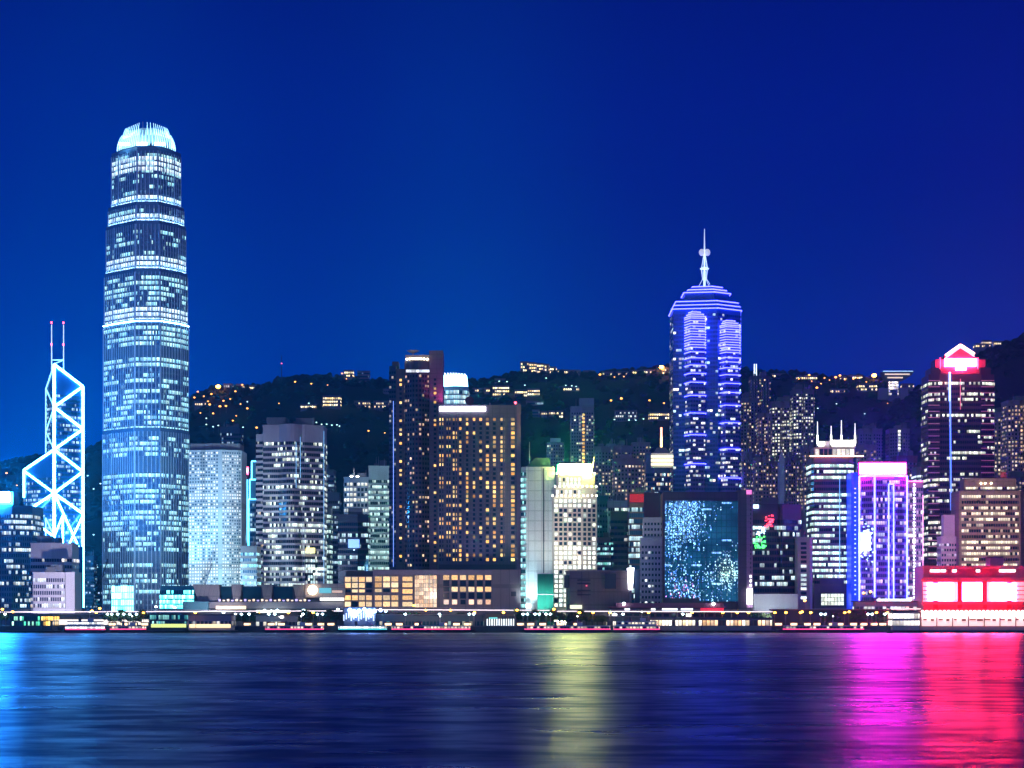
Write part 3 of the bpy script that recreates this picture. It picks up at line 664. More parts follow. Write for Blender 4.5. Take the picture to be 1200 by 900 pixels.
t, P, z = tower('office_tower', 'curved glass tower with blazing white spiked crown, peeking out behind two hotels', [(508, 0)] + arc(519, 549, 6, 5), 1950, 453, 4.2, .7, wall('pale_cyan_frame', (.45, .62, .7)), bands('cyan_crown_band', (.4, .6, .7), (.03, .14, .22), (.4, .85, 1), (.8, 1, 1), .8, 1.6, .2, .4, 4, 1.5), depth=26, ylow=485, parapet=1, plant=0)
CP = plan([(508, 0)] + arc(519, 548, 6, 5), 1950, 26)
MB().prism(CP, z, Z(440, 1950), top=scale_plan(CP, .93)).build('crown', emit('crown_panel', (.25, .66, 1), 18), t)
for i in range(9):
    px = 519 + 3.3 * i; MB().tube(pt(px, 441, 1949), pt(px - 1, 437.0 + .05 * (i - 3) ** 2, 1951), .7, 5, .35).build('crown_fin', emit('crown_spike', (.7, .9, 1), 5), t)
# podium
D = 1556
t = thing('shopping_podium', 'long low stone podium with warm lit shop windows and a glass atrium, below the hotels', 'mall', (X(507, D), D + 15, GZ))
POD = wall('podium_stone', (.36, .30, .31), .6, panel=(6, 30))
MB().prism(plan([(437, 0), (610.3, 0)], D, 34), GZ, Z(667.5, D)).build('wall', POD, t)
MB().prism(plan([(403, 4), (437, 4)], D, 28), GZ, Z(675, D)).build('terrace_wing', POD, t)
MB().prism(plan([(405, 8), (437, 8)], D, 22), Z(675, D), Z(669, D)).build('terrace_wing', DARK, t)
MB().prism(plan([(437, -.8), (577, -.8)], D, 6), Z(673.5, D), Z(668.4, D)).build('cornice', wall('cornice_stone', (.42, .37, .42)), t)
r = random.Random(31)
def grid(root, x0, x1, n, ys, h, mat, prob, D, wf=.82, lo=.5, hi=1.2, ni=100, out=.2, name='window'):
    A = (X(x0, D), D); B_ = (X(x1, D), D); w = (B_[0] - A[0]) / n * wf
    face_windows(root, A, B_, [(i + .5) / n for i in range(n)], [Z(y, D) for y in ys], w, h, mat, prob, r, out=out, lo=lo, hi=hi, n_ind=ni, name=name)
grid(t, 403.5, 436.5, 4, (679, 686, 700.5, 708), 3.3, P_mall, .92, D + 4); grid(t, 403.5, 436.5, 4, (692.5,), 2.0, P_mall, .6, D + 4)
grid(t, 438.5, 467.5, 3, (678.5, 685.5, 700.5, 708), 3.3, P_mall, .95, D); grid(t, 438.5, 467.5, 3, (692,), 2.2, P_mall, .6, D)
grid(t, 471, 484, 1, (678.5, 685.5, 693, 700.5, 708), 3.0, P_mall, .95, D, .9)
grid(t, 518, 577, 6, (676.8,), 3.2, P_mall, .95, D, .72); grid(t, 518, 577, 6, (690.5,), 3.2, P_mall, .8, D, .72); grid(t, 518, 577, 6, (705.5,), 3.2, P_pink, .75, D, .6)
grid(t, 518, 577, 6, (683.5, 698), 4.2, P_mall, 0, D, .72, ni=12, out=.12)
panel(t, 'atrium', wall('atrium_frame', (.4, .3, .24)), 485.5, 512.5, 674, 713, D - 1.6, 1.6)
grid(t, 486, 512, 5, [676.5 + 4.7 * i for i in range(8)], 2.5, panes('atrium_glass', (1, .55, .28), (1, .78, .55), 1.3), 1, D - 1.7, .93, .5, 1.3)
for i in range(5): MB().tube(pt(488.5 + 4.9 * i, 673, D - 2.2), pt(488.5 + 4.9 * i, 713, D - 2.2), .22, 4).build('atrium_mullion', STEEL, t)
boxpart(t, 'vent_grille', DARK, X(602, D), D - .2, Z(696, D), 3.6, .6, 3.2)
spot((X(600, 1520), 1520, 12), (X(600, D), D, 20), 1.2e4, (1, .7, .75), 90); spot((X(500, 1490), 1480, 26), (X(505, D), D, 26), 3.5e4, (1, .78, .66), 110)

# ------------------------------------------------------------------ blank slab, cream tower and what stands behind them
D = 1585
t, P, z = tower('office_tower', 'blank pale grey slab with a lit glass edge and a white uplit base', [(611, 3), (616, 0), (650, 0)], D, 547, wm=wall('slab_tile', (.52, .58, .60), .5, .12, panel=(4.6, 7)), depth=22, plant=0)
boxpart(t, 'joint', DARK, X(637, D), D - .1, (Z(548, D) + GZ) / 2, .9, .5, Z(548, D) - GZ - 1)
storeys(t, plan([(611, 3), (615.6, .2)], D, 3), Z(712, D), Z(549, D), 4, .6, bands('edge_glass', (.1, .25, .28), (.02, .1, .12), (.4, 1, .9), (.5, .9, 1), .8, 1.6, .1, .3, 3, 1.5), out=.5)
mb = MB(); mb.prism(plan([(616, 3), (645, 3)], D, 14), Z(547, D), Z(536, D), top=plan([(628, 3), (645, 3)], D, 14)); mb.build('roof_screen', wall('green_roof_screen', (.06, .16, .14), .6), t)
MB().tube(pt(620.5, 547, D + 4), pt(620.5, 518, D + 4), .35, 5, .15).build('mast', STEEL, t)
panel(t, 'uplight', emit('uplight_strip', (.8, .97, 1), 9), 616.5, 622, 708, 712.5, D - 2.2, 1)
spot((X(624, D), D - 9, 8), (X(621, D), D + 1, 60), 1.6e5, (.7, .95, 1), 50); spot((X(630, 1530), 1536, 10), (X(636, D), D, 60), 1.2e5, (.7, .95, 1), 80)
t = thing('scaffolded_block', 'small block wrapped in green netting at the foot of the blank grey slab', 'building', (X(641, 1560), 1566, GZ))
MB().prism(plan([(630, 0), (648.5, 0)], 1560, 14), GZ, Z(672, 1560)).build('netting', GREEN, t)
for y in (672, 696.5): panel(t, 'scaffold_deck', STEEL, 629.3, 648.8, y - .4, y + .5, 1559.6, .8)
for px in (634, 639, 644): panel(t, 'scaffold_pole', wall('pole_green', (.02, .18, .12)), px - .15, px + .15, 673, 714, 1559.5, .3)
spot((X(639, 1535), 1535, 8), (X(640, 1560), 1560, 18), 5e3, (.5, 1, .8), 90)
D = 1575
t = thing('office_tower', 'cream stepped tower with a dazzling white floodlit crown', 'tower', (X(673, D), D + 15, GZ))
t['label'] = 'cream stepped stone tower with a dazzling white floodlit crown'
tiers = [(647, 699.5, 582, GZ), (650, 699, 571, Z(582, D)), (652, 697, 556, Z(571, D)), (655, 693, 543, Z(556, D))]
for i, (a, b, yt, z0) in enumerate(tiers):
    c = a + (b - a) * .66
    MB().prism(plan([(a, 3 + i), (a + 2, i * 1.2), (c, i * 1.2), (b, 5 + i)], D, 26 - 2 * i), z0, Z(yt, D)).build('tier', CREAM, t)
r = random.Random(41)
A, Bq, E = (X(649, D), D), (X(681.6, D), D), (X(699.5, D + 5), D + 5)
def cw(k, i): return .93 if k > 9 or k in (0, 1) else .25
face_windows(t, A, Bq, [(i + .5) / 6 for i in range(6)], [Z(587 + 5.55 * i, D) for i in range(23)], 2.1, 2.2, P_cream, .6, r, lo=.5, hi=1.2, n_ind=70, warm=cw)
face_windows(t, Bq, E, [.2, .5, .8], [Z(587 + 5.55 * i, D) for i in range(23)], 2.2, 2.2, P_cream, .6, r, lo=.4, hi=1.1, n_ind=30, warm=cw)
for i, (ys, a, b, dd) in enumerate((((576.5,), 650.5, 681.5, 1.2), ((562, 567.5), 654, 681, 2.4))): grid(t, a, b, 6, ys, 2.4, P_cream, .9, D + dd, .5, ni=20)
panel(t, 'sign', emit('cream_tower_sign', (1, .90, .16), 230), 655.5, 692, 544, 555.5, D + 2.2, 1.2)
boxpart(t, 'sign_lamp', emit('green_corner_lamp', (.05, 1, .35), 18), X(654.3, D), D + 3, Z(549, D), 1.3, 1.5, 6)
for (a, b, yt, z0), n in zip(tiers[:3], (11, 10, 9)):
    for i in range(n): MB().box(X(a + .5 + (b - a - 1) * i / (n - 1), D), D - 1.6, Z(yt, D) + .6, 1.0, 1.0, 1.2).build('ledge_lamp', emit('ledge_lamp', (1, .9, .7), 7), t)
MB().tube(pt(693, 556, D + 8), pt(696, 536, D + 8), .5, 5, .2).build('mast', STEEL, t)
for i in range(5): MB().box(X(649.5 + 4.4 * i, D), D - 1.4, GZ + 3, 1, 1, 1.2).build('base_uplight', emit('base_uplight', (1, .92, .7), 30), t)
spot((X(648, 1525), 1528, 46), (X(668, D), D, 84), 1.0e5, (1, .93, .78), 100)
B_pale = bands('pale_flat_band', (.34, .36, .40), (.03, .05, .08), (1, .9, .6), (.9, .95, .8), .22, 2.6, .4, .3, 3, 1.6, .6)
t, P, z = tower('apartment_tower', 'tall pale apartment tower with a strip of yellow stairwell lights', [(669, 3), (682, 0), (696, 3)], 2300, 477, 3.4, .5, wall('pale_flat_render', (.34, .36, .40)), B_pale, depth=24, ylow=556, plant=1)
MB().prism(plan([(679, 4), (696, 4)], 2300, 18), z, Z(466, 2300)).build('upper_tier', wall('pale_flat_render', (.3, .3, .3)), t)
face_windows(t, P[1], P[2], [.12], [Z(486 + 4.2 * i, 2300) for i in range(18)], 2.6, 2.2, P_hotel, .9, r, out=.5)
t, P, z = tower('apartment_tower', 'short pale apartment tower with a rounded cap, left of the tall pale one', [(641, 2)] + arc(643, 659, 4, 4) + [(661, 2)], 2250, 518, 3.4, .5, wall('blue_flat_render', (.32, .40, .42)), B_pale, depth=20, ylow=556, plant=0)
MB().prism(plan([(645, 4), (657, 4)], 2250, 12), z, Z(513, 2250)).build('roof_cap', WHITE, t)
for a, b, yt, DD, lb, wm_, bm_ in ((697, 716, 524, 2200, 'grey blue apartment block standing close beside the tall pale tower', RESI, B_res), (711, 722, 521, 2240, 'narrow stair tower with blue roof lamp between grey apartment blocks', wall('stair_grey', (.3, .34, .42)), B_res),
                             (720, 741, 523, 2210, 'grey apartment block behind the rosy brick apartments', RESI, B_res), (741, 762, 519, 2230, 'dim mauve apartment block left of the tower with a lit mast', MAUVE, B_res)):
    t, P, z = tower('apartment_block', lb, [(a, 2), (a + (b - a) * .4, 0), (b, 3)], DD, yt, 3.3, .5, wm_, bm_, depth=22, ylow=600, plant=1)
t, P, z = tower('apartment_block', 'rosy apartment block with dark square windows and orange lights', [(719, 2), (735, 0), (753, 3)], 1960, 538, 3.5, .5, RESI2, B_resp, depth=24, ylow=600, plant=1)
MB().prism(plan([(727, 4), (741, 4)], 1960, 14), z, Z(532, 1960)).build('upper_tier', RESI2, t)
t, P, z = tower('office_tower', 'tower with a broad white lit cap and a red and yellow lit mast', [(757, 3), (767, 0), (785, 3)], 1930, 531, 4, .6, BLUEW, bands('capped_tower_band', (.12, .18, .28), GL, COOL, WARM, .35, 1.6, .14, .5, 4, 1.4), depth=26, ylow=580, parapet=14, plant=0)
for k in range(3): panel(t, 'cap_light', emit('cap_lamp', (1, .82, .45), 2.2), 763, 789, 533.5 + 4.6 * k, 536.2 + 4.6 * k, 1927, 1.2)
MB().prism(plan([(763, 1.5), (789, 1.5)], 1928, 20), Z(548, 1930), Z(531, 1930)).build('cap', WHITE, t)
MB().prism(plan([(766, 3), (785, 3)], 1930, 16), Z(531, 1930), Z(524, 1930), top=plan([(770, 6), (780, 6)], 1930, 8)).build('roof_cone', GREY, t)
MB().tube(pt(775, 524, 1938), pt(775, 512, 1938), .9, 6).build('mast', emit('mast_yellow', (1, .65, .2), 6), t); MB().tube(pt(775, 512, 1938), pt(775, 501, 1938), .8, 6).build('mast_tip', emit('mast_red', (1, .25, .15), 7), t)

# ------------------------------------------------------------------ the small dark blocks in the middle
t, P, z = tower('office_block', 'slender teal green clad block beside the cream tower', [(700, 2), (703, 0), (713, 1)], 1720, 582, 4, .4, wall('teal_cladding', (.03, .22, .24), .4), bands('teal_clad_band', (.03, .22, .24), (.01, .1, .12), TEAL, COOL, .15, 2.2, .4, .3, 2, 1.6), depth=18, ylow=668)
t, P, z = tower('office_block', 'low grey block with small windows between the teal block and the black glass block', [(701, 2), (718, 0)], 1640, 631, 3.6, .5, RESI, B_off, depth=18, ylow=668)
t, P, z = tower('office_block', 'pale grey block with a white lit top storey, behind the black glass block', [(713, 0), (739, 2)], 1700, 588, 4, .55, PALE, B_offl, depth=22, ylow=605, parapet=2)
t, P, z = tower('office_block', 'black glass block with a few bright white strips', [(716, 0), (737.5, 0)], 1640, 599, 4.3, .5, DARK, bands('black_office_band', (.04, .04, .06), (.01, .015, .03), (.9, 1, 1), (1, .95, .85), .22, 2.4, .08, .9, 8, 2.0, 1.9), depth=18, ylow=690, plant=0)
t, P, z = tower('office_block', 'narrow block with red top fascia, blue glass front and brown side wall', [(738, 0), (754.5, 0), (773, 12)], 1610, 578, 4.1, .6, wall('brown_side', (.16, .11, .12)), None, depth=16, plant=1)
storeys(t, [P[0], P[1], (P[1][0], P[1][1] + 10), (P[0][0], P[0][1] + 10)], Z(708, 1610), Z(590, 1610), 4.1, .72, bands('blue_front_band', (.1, .2, .3), (.03, .12, .22), (.55, .9, 1), (.8, 1, 1), .45, 1.5, .08, .6, 4, 1.2), out=.3)
panel(t, 'fascia', emit('red_fascia', (.8, .01, .03), .28, (.5, .02, .04)), 738, 754.5, 579, 588.5, 1609, .8)
t, P, z = tower('office_block', 'blue grey block with rows of small dark windows, beside the giant screen building', [(751, 0), (777, 0)], 1585, 630, 3.9, .45, wall('lavender_tile', (.36, .40, .56)), bands('small_window_band', (.36, .40, .56), (.02, .03, .07), (.8, .95, 1), (.9, .95, 1), .14, 2.3, .38, .4, 3, 1.6), depth=14, ylow=708, parapet=2, plant=0)
MB().prism(plan([(754, 3), (777, 3)], 1585, 10), z, Z(606, 1585)).build('upper_tier', wall('lavender_tile', (.3, .3, .4)), t)
storeys(t, plan([(754, 3), (777, 3)], 1585, 10), z + 1, Z(608, 1585), 3.9, .45, MATS['small_window_band'])
# LED screen building
D = 1570
t = thing('office_tower', 'black framed building whose whole front is a sparkling blue LED screen', 'building', (X(829, D), D + 15, GZ))
FRM = wall('plum_frame', (.10, .07, .11), .5, panel=(5, 4))
MB().prism(plan([(777, 3), (866, 3)], D, 28), GZ, Z(577, D)).build('wall', FRM, t)
MB().prism(plan([(865, -2), (875, -3), (882, -3)], D, 30), GZ, Z(574.5, D)).build('side_shaft', FRM, t)
panel(t, 'roof_beam', FRM, 777, 866, 576.5, 586.5, D + 0, 4); panel(t, 'frame_post', FRM, 776.5, 779.5, 586, 706, D + .3, 4)
panel(t, 'edge_pier', wall('mauve_pier', (.42, .30, .44), .6, panel=(3, 4)), 875, 882.2, 574.6, 712, D - 3.6, 2)
def led_mat():
    t = NT('led_screen'); tc = t.n('ShaderNodeTexCoord'); s = t.n('ShaderNodeSeparateXYZ'); t.set(s.inputs[0], tc.outputs['Object'])
    cx = t.math('FLOOR', t.math('DIVIDE', s.outputs[0], .62)); cz = t.math('FLOOR', t.math('DIVIDE', s.outputs[2], .8))
    w = t.white(t.xyz(cx, 1.0, cz)); sc = t.n('ShaderNodeSeparateColor'); t.set(sc.inputs[0], w.outputs['Color'])
    st = t.white(t.xyz(cx, 7.0, t.math('FLOOR', t.math('DIVIDE', s.outputs[2], 7))))
    nx = t.math('ADD', t.math('DIVIDE', s.outputs[0], 51), .5); nz = t.math('DIVIDE', s.outputs[2], 69)
    def blob(x, z, r, k):
        a = t.math('SUBTRACT', nx, x); b = t.math('SUBTRACT', nz, z)
        return t.math('MULTIPLY', k, t.math('POWER', 2.718, t.math('MULTIPLY', t.math('ADD', t.math('MULTIPLY', a, a), t.math('MULTIPLY', t.math('MULTIPLY', b, b), 1.4)), -1 / r)))
    dens = t.math('ADD', t.math('ADD', blob(.25, .93, .10, .72), blob(.1, .6, .10, .35)), t.math('ADD', blob(.85, .3, .06, .45), blob(.25, .02, .10, .55)))
    dens = t.math('ADD', .06, dens)
    on = t.math('LESS_THAN', t.math('MULTIPLY', t.math('ADD', w.outputs['Value'], t.math('MULTIPLY', st.outputs['Value'], .7)), .62), dens)
    fl = t.math('FLOOR', t.math('DIVIDE', s.outputs[2], 4.3)); ff = t.math('FRACT', t.math('DIVIDE', s.outputs[2], 4.3))
    run = t.white(t.xyz(t.math('FLOOR', t.math('DIVIDE', s.outputs[0], 7)), 3.0, fl))
    row = t.math('MULTIPLY', t.math('LESS_THAN', run.outputs['Value'], .06), t.math('GREATER_THAN', ff, .72))
    pinkf = t.math('MULTIPLY', blob(.2, .08, .05, 1.0), t.math('GREATER_THAN', sc.outputs[0], .45))
    col = t.mix(sc.outputs[1], (.05, .22, 1), (.35, .8, 1)); col = t.mix(blob(.85, .3, .04, .8), col, (.6, 1, .75)); col = t.mix(pinkf, col, (1, .2, .7))
    e = t.math('ADD', t.math('MULTIPLY', on, t.math('ADD', .25, t.math('MULTIPLY', t.math('POWER', sc.outputs[2], 2.5), 4.5))), t.math('MULTIPLY', row, 1.6))
    gl_ = t.math('MAXIMUM', t.math('LESS_THAN', t.math('FRACT', t.math('DIVIDE', s.outputs[0], 3.4)), .16), t.math('LESS_THAN', t.math('FRACT', t.math('DIVIDE', s.outputs[2], 4.3)), .14))
    e = t.math('MAXIMUM', e, t.math('MULTIPLY', t.math('POWER', t.noise(.07, tc.outputs['Object'], 5), 2.0), 1.1)); e = t.math('MULTIPLY', e, t.math('SUBTRACT', 1.0, t.math('MULTIPLY', gl_, .6)))  # soft noise glow paints city light reflected in the gridded glass
    m = t.done(Base_Color=(.01, .03, .09), Roughness=.2, Emission_Color=t.mix(t.math('MAXIMUM', on, row), (.02, .24, .50), col), Emission_Strength=t.math('MAXIMUM', e, .10))
    m.cycles.emission_sampling = 'NONE'; return m
LED = led_mat()
o = panel(t, 'screen', LED, 779.5, 865, 587, 705, D - .4, 1.0)
for v in o.data.vertices: v.co.x -= (X(822, D) - t.location.x); v.co.z -= Z(705, D) - GZ
o.location = (X(822, D) - t.location.x, 0, Z(705, D) - GZ)
panel(t, 'uplight', emit('pier_uplight', (1, .97, .95), 8), 875.5, 881.8, 690, 708, D - 5, 1)
spot((X(879, D), D - 8, 6), (X(879, D), D, 60), 9e4, (.95, .55, 1), 40)
for i in range(22): boxpart(t, 'slot_window', E_white if i > 17 else DARK, X(879, D), D - 3.8, Z(582 + 5.2 * i, D), .8, .5, 1.4)
boxpart(t, 'lit_panel', emit('magenta_panel', (1, .2, .6), 1.2), X(877, D), D - 3.9, Z(577, D), 3.6, .6, 3)
t, P, z = tower('office_tower', 'dark rounded corner glass block with red, white and green signs', [(882, 0), (912, 0)] + arc(913, 919, 1.5, 3, 1) + [(939, 11)], 1600, 592, 4.4, .62, DARK, bands('dark_office_band', (.06, .06, .1), (.012, .02, .05), (.85, 1, .95), (.6, .9, 1), .40, 1.7, .12, .6, 5, 1.5), depth=26, ylow=694, parapet=8, plant=1)
def blobsign(nm, col, s, px0, px1, y0, y1):
    mb = MB(); q = random.Random(int(px0 * 7))
    for i in range(26):
        a, b = q.uniform(px0, px1), q.uniform(y0, y1); mb.box(X(a, 1598), 1598.6, Z(b, 1598), q.uniform(.5, 2.2), .5, q.uniform(.4, 1.2))
    mb.build('sign', emit(nm, col, s), t)
blobsign('sign_red', (1, .03, .06), 4, 897, 907, 604, 617); blobsign('sign_pale', (.5, .75, 1), 4, 886, 896, 617, 627); blobsign('sign_green', (.03, 1, .1), 3, 882.5, 897, 628, 645)
panel(t, 'roof_sign', emit('blue_roof_sign', (.35, .5, 1), 8), 883, 889, 591.5, 595.5, 1598, 1)
t, P, z = tower('podium', 'low white lit podium below the dark block with coloured signs', [(883, 0), (935, 0)], 1575, 696, wm=wall('lit_white_podium', (.6, .66, .72)), depth=16, plant=0, cat='podium')
spot((X(900, 1552), 1552, 12), (X(908, 1575), 1575, 18), 2e4, (.9, .97, 1), 110)
t, P, z = tower('office_block', 'slim pale grey slab with one column of windows', [(934.5, 0), (949, 0), (952, 4)], 1592, 631, wm=wall('slim_slab_tile', (.44, .40, .46)), depth=14, plant=1)
face_windows(t, P[0], P[1], [.5], [Z(637 + 5.3 * i, 1592) for i in range(13)], 4, 1.9, panes('slab_window', (.75, .95, 1), (.9, 1, 1), 1.8), .45, r)

# ------------------------------------------------------------------ tall violet striped tower with a spire
D = 2080
t = thing('skyscraper', 'dark blue skyscraper ringed with violet light strips, stepped roof and a lattice spire', 'skyscraper', (X(829, D), D + 25, GZ))
DKB = wall('deep_blue_cladding', (.02, .16, .42), .3); LIL = wall('lilac_cladding', (.20, .20, .55), .4)
B_c = bands('deep_glass_band', (.02, .14, .36), (.01, .08, .24), (.55, .95, 1), (1, .85, .65), .11, 2.6, .1, .55, 2, 1.9, 1.2)
B_c2 = bands('lilac_glass_band', (.2, .2, .5), (.04, .07, .24), (.75, .92, 1), (1, .9, .8), .28, 2.6, .15, .5, 2, 1.6, 1.2)
M1 = plan([(789, 8), (841, 0), (868, 18)], D, 36); MB().prism(M1, GZ, Z(361, D)).build('shaft', DKB, t)
storeys(t, M1, Z(590, D), Z(364, D), 4.0, .55, B_c, out=.25)
def roof(poly, y0, y1, k, nm, m):
    MB().prism(poly, Z(y0, D), Z(y1, D), top=scale_plan(poly, k)).build(nm, m, t)
roof(offset(M1, .8), 361, 349, .86, 'lower_roof', DKB); M2 = scale_plan(M1, .66); MB().prism(M2, Z(349, D), Z(341, D)).build('upper_shaft', DKB, t); roof(offset(M2, .6), 341, 332, .6, 'upper_roof', DKB)
def ringlight(poly, y, rr=.7, m=E_vio, nm='light_strip', only=None):
    pts = [(p[0], p[1], Z(y, D)) for p in offset(poly, .9)]
    if only: pts = pts[:only]
    else: pts.append(pts[0])
    strip(t, pts, rr, m, nm)
for y, k in ((361, 1.0), (356.5, .955), (352, .9)): ringlight(scale_plan(M1, k), y, .55)
for y, k in ((340.6, 1.01), (336.8, .82), (332.8, .63)): ringlight(scale_plan(M2, k), y, .6)
bays = [([(803.5, 4), (809.8, -9), (826, -6)], 372, [368 + 3.1 * i for i in range(14)] + [413.6, 420.6, 429, 438.6, 449, 464.4, 485, 510.4, 544]),
        ([(843.5, 3), (851, -7), (866.5, -2)], 382, [378 + 3.0 * i for i in range(13)] + [420, 425, 432, 440, 450, 460.6, 475.6, 496, 526.6, 560.6])]
for fr, yt, ys in bays:
    pb = plan(fr, D, 14); MB().prism(pb, GZ, Z(yt, D)).build('bay', LIL, t)
    MB().prism(pb, Z(yt, D), Z(yt - 9, D), top=scale_plan(pb, .25)).build('bay_roof', LIL, t)
    storeys(t, pb, Z(590, D), Z(yt + 1, D), 4.0, .5, B_c2, out=.25)
    for k, y in enumerate((yt, yt - 3, yt - 6)): ringlight(scale_plan(pb, 1 - .24 * k), y, .55)
    for y in ys:
        if y > yt: ringlight(pb, y, .46)
panel(t, 'edge_tube', emit('edge_blue', (.05, .10, 1), 3), 867.6, 868.4, 366, 430, D + 18, .6)
sx, sy = X(827.5, D), D + 18
mb = MB(); zt = Z(332, D)
mb.tube((sx, sy, zt - 1), (sx, sy, Z(318, D + 18)), 1.1, 8); mb.lathe(sx, sy, [(4.0, Z(315.5, D + 18)), (4.4, Z(314.5, D + 18)), (2.2, Z(313.5, D + 18))], 12); mb.tube((sx, sy, Z(318, D + 18)), (sx, sy, Z(300, D + 18)), .8, 8)
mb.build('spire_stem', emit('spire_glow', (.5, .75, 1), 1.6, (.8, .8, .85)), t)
mb = MB()
for k in range(4):
    a = math.pi / 4 + k * math.pi / 2; c, s_ = math.cos(a), math.sin(a)
    mb.tube((sx + 2.2 * c, sy + 2.2 * s_, Z(328, D + 18)), (sx + 3.8 * c, sy + 3.8 * s_, Z(315, D + 18)), .35, 5); mb.tube((sx + 3.6 * c, sy + 3.6 * s_, Z(314, D + 18)), (sx + 1.0 * c, sy + 1.0 * s_, Z(299, D + 18)), .35, 5)
    mb.tube((sx + 6.5 * c, sy + 6.5 * s_, zt + 1), (sx + .6 * c, sy + .6 * s_, Z(324, D + 18)), .3, 5)
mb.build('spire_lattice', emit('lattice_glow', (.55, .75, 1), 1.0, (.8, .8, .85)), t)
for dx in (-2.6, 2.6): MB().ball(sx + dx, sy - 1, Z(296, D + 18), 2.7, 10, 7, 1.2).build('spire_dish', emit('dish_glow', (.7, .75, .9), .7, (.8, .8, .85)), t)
MB().tube((sx, sy, Z(300, D + 18)), (sx, sy, Z(268, D + 18)), .8, 6, .3).build('spire_tip', emit('tip_glow', (.6, .75, 1), 1.2), t)

# ------------------------------------------------------------------ apartment towers between the violet tower and the masted tower
for fr, DD, yt, lb, wm_, bm_, yl in (
    ([(867, 2), (876, 0), (890, 3)], 2250, 467, 'dusky apartment tower pressed against the right side of the violet striped skyscraper', RESI, B_res, 560),
    ([(880, 2), (888, 0), (903, 3)], 2600, 441, 'dark apartment tower with a pair of white lit masts on its roof', wall('night_render', (.12, .11, .16)), B_res, 480),
    ([(889, 2), (893, 0), (904, 2)], 2180, 485, 'narrow apartment tower with large bright living rooms, right of the dusky one', RESI2, B_resp, 560),
    ([(904, 3), (916, 0), (930, 2)], 2300, 471, 'apartment tower with bright yellow lit floors, left of a twin with a higher roof', RESI, B_resb, 560),
    ([(929, 2), (940, 0), (954, 3)], 2280, 457, 'highest of the yellow lit apartment towers, with a crenellated roofline', RESI, B_resb, 560),
    ([(870, 2), (876, 0), (884, 2)], 2080, 531, 'low dark apartment block right below the dusky apartment tower', MAUVE, B_res, 600),
    ([(884, 2), (892, 0), (901, 2)], 2060, 537, 'low apartment block of scattered warm lights behind the giant screen building', RESI2, B_res, 600),
    ([(901, 2), (905, 0), (911, 2)], 2070, 541, 'very narrow apartment block with yellow stairwell lights over the rounded dark block', RESI, B_resp, 600),
    ([(919, 2), (930, 0), (938, 2)], 2060, 537, 'plum coloured apartment block with few lights and a dark domed roof', wall('plum_render', (.20, .15, .24)), B_res, 600),
    ([(941, 2), (948, 0), (954, 2)], 2050, 522, 'slim apartment block half hidden by the masted office tower', MAUVE, B_res, 600)):
    t, P, z = tower('apartment_tower', lb, stepped(fr), DD, yt, 3.3, .52, wm_, bm_, depth=22, ylow=yl, plant=2)
    if yt == 441:
        for px in (884, 886.3): MB().tube(pt(px, 441, DD + 6), pt(px, 426.5, DD + 6), .7, 5, .5).build('mast', emit('mast_white', (.7, .9, 1), 2.5), t)
    if yt == 457:
        for k in range(4): MB().prism(plan([(930 + 6.3 * k, 4), (933.2 + 6.3 * k, 4)], DD, 12), z, z + 3 + 2 * (k % 2)).build('parapet_block', RESI, t)
    if yt == 537 and fr[0][0] == 919: MB().ball(X(929, DD), DD + 9, z, 6, 12, 8, .7).build('roof_dome', DARK, t)
t = thing('spired_tower', 'little white tower with a pointed spire among the apartment blocks', 'tower', (X(917, 1900), 1904, GZ))
MB().prism(plan([(913, 2), (914, 0), (919, 0), (920, 2)], 1900, 8), GZ, Z(541, 1900)).build('shaft', WHITE, t)
sq = plan([(913, 0), (920, 0)], 1900, 5); MB().prism(sq, Z(541, 1900), Z(527, 1900), top=scale_plan(sq, .05)).build('spire', WHITE, t)

# ------------------------------------------------------------------ masted tower, neon tower, brown block, gabled tower
D = 1620
t, P, z = tower('office_tower', 'dark office tower with floodlit white crown, four masts and an orange roof line', [(951, 4), (954, 0), (995, 0), (1000, 4)], D, 535, 4.15, .52, wall('aubergine_stone', (.16, .10, .15), .5), bands('masted_tower_band', (.12, .08, .12), (.015, .02, .04), (.88, 1, .88), (.6, 1, .95), .55, 1.6, .12, .8, 9, 1.8, 1.7), depth=26, ylow=684, parapet=3, plant=0)
MB().prism(plan([(954, 3), (1002, 3)], D, 20), z, Z(524, D)).build('upper_tier', wall('crown_stone', (.5, .45, .42)), t)
face_windows(t, (X(955, D + 3), D + 3), (X(1001, D + 3), D + 3), [(i + .5) / 9 for i in range(9)], [Z(529.5, D)], 2.6, 4.5, panes('crown_window', (1, .9, .75), (1, 1, .9), 1.6), .6, r)
panel(t, 'roof_screen', wall('roof_screen_white', (.75, .72, .66)), 959, 972, 517, 524, D + 4, 12); panel(t, 'roof_screen', MATS['roof_screen_white'], 974, 1003, 515.5, 524, D + 4, 12)
for a, b in ((958, 966), (974, 988), (989, 1002)): panel(t, 'crown_lamp', emit('crown_wash', (1, .97, .88), 9), a, b, 516.5 if a > 970 else 518, 521.5, D + 2.6, .8)
strip(t, [pt(949, 534.5, D - 1), pt(1012, 534.5, D - 1)], .55, E_amber, 'neon_line')
for px, yy in ((958, 494), (974, 499), (986, 492.5), (1002, 496)):
    MB().tube(pt(px, 520, D + 4), pt(px, yy, D + 4), .5, 5, .25).build('mast', emit('mast_lit', (.85, .9, 1), 1.8), t); MB().tube(pt(px, 520, D + 3), pt(px, 510, D + 3), .7, 5, .6).build('mast_foot', emit('mast_foot_lit', (1, .95, .9), 5), t)
strip(t, [pt(984, 560, D - .8), pt(984, 672, D - .8)], .28, emit('painted_teal_reflection', (.1, .55, .9), 1.2), 'neon_line')  # glowing strip paints a teal reflection down the front
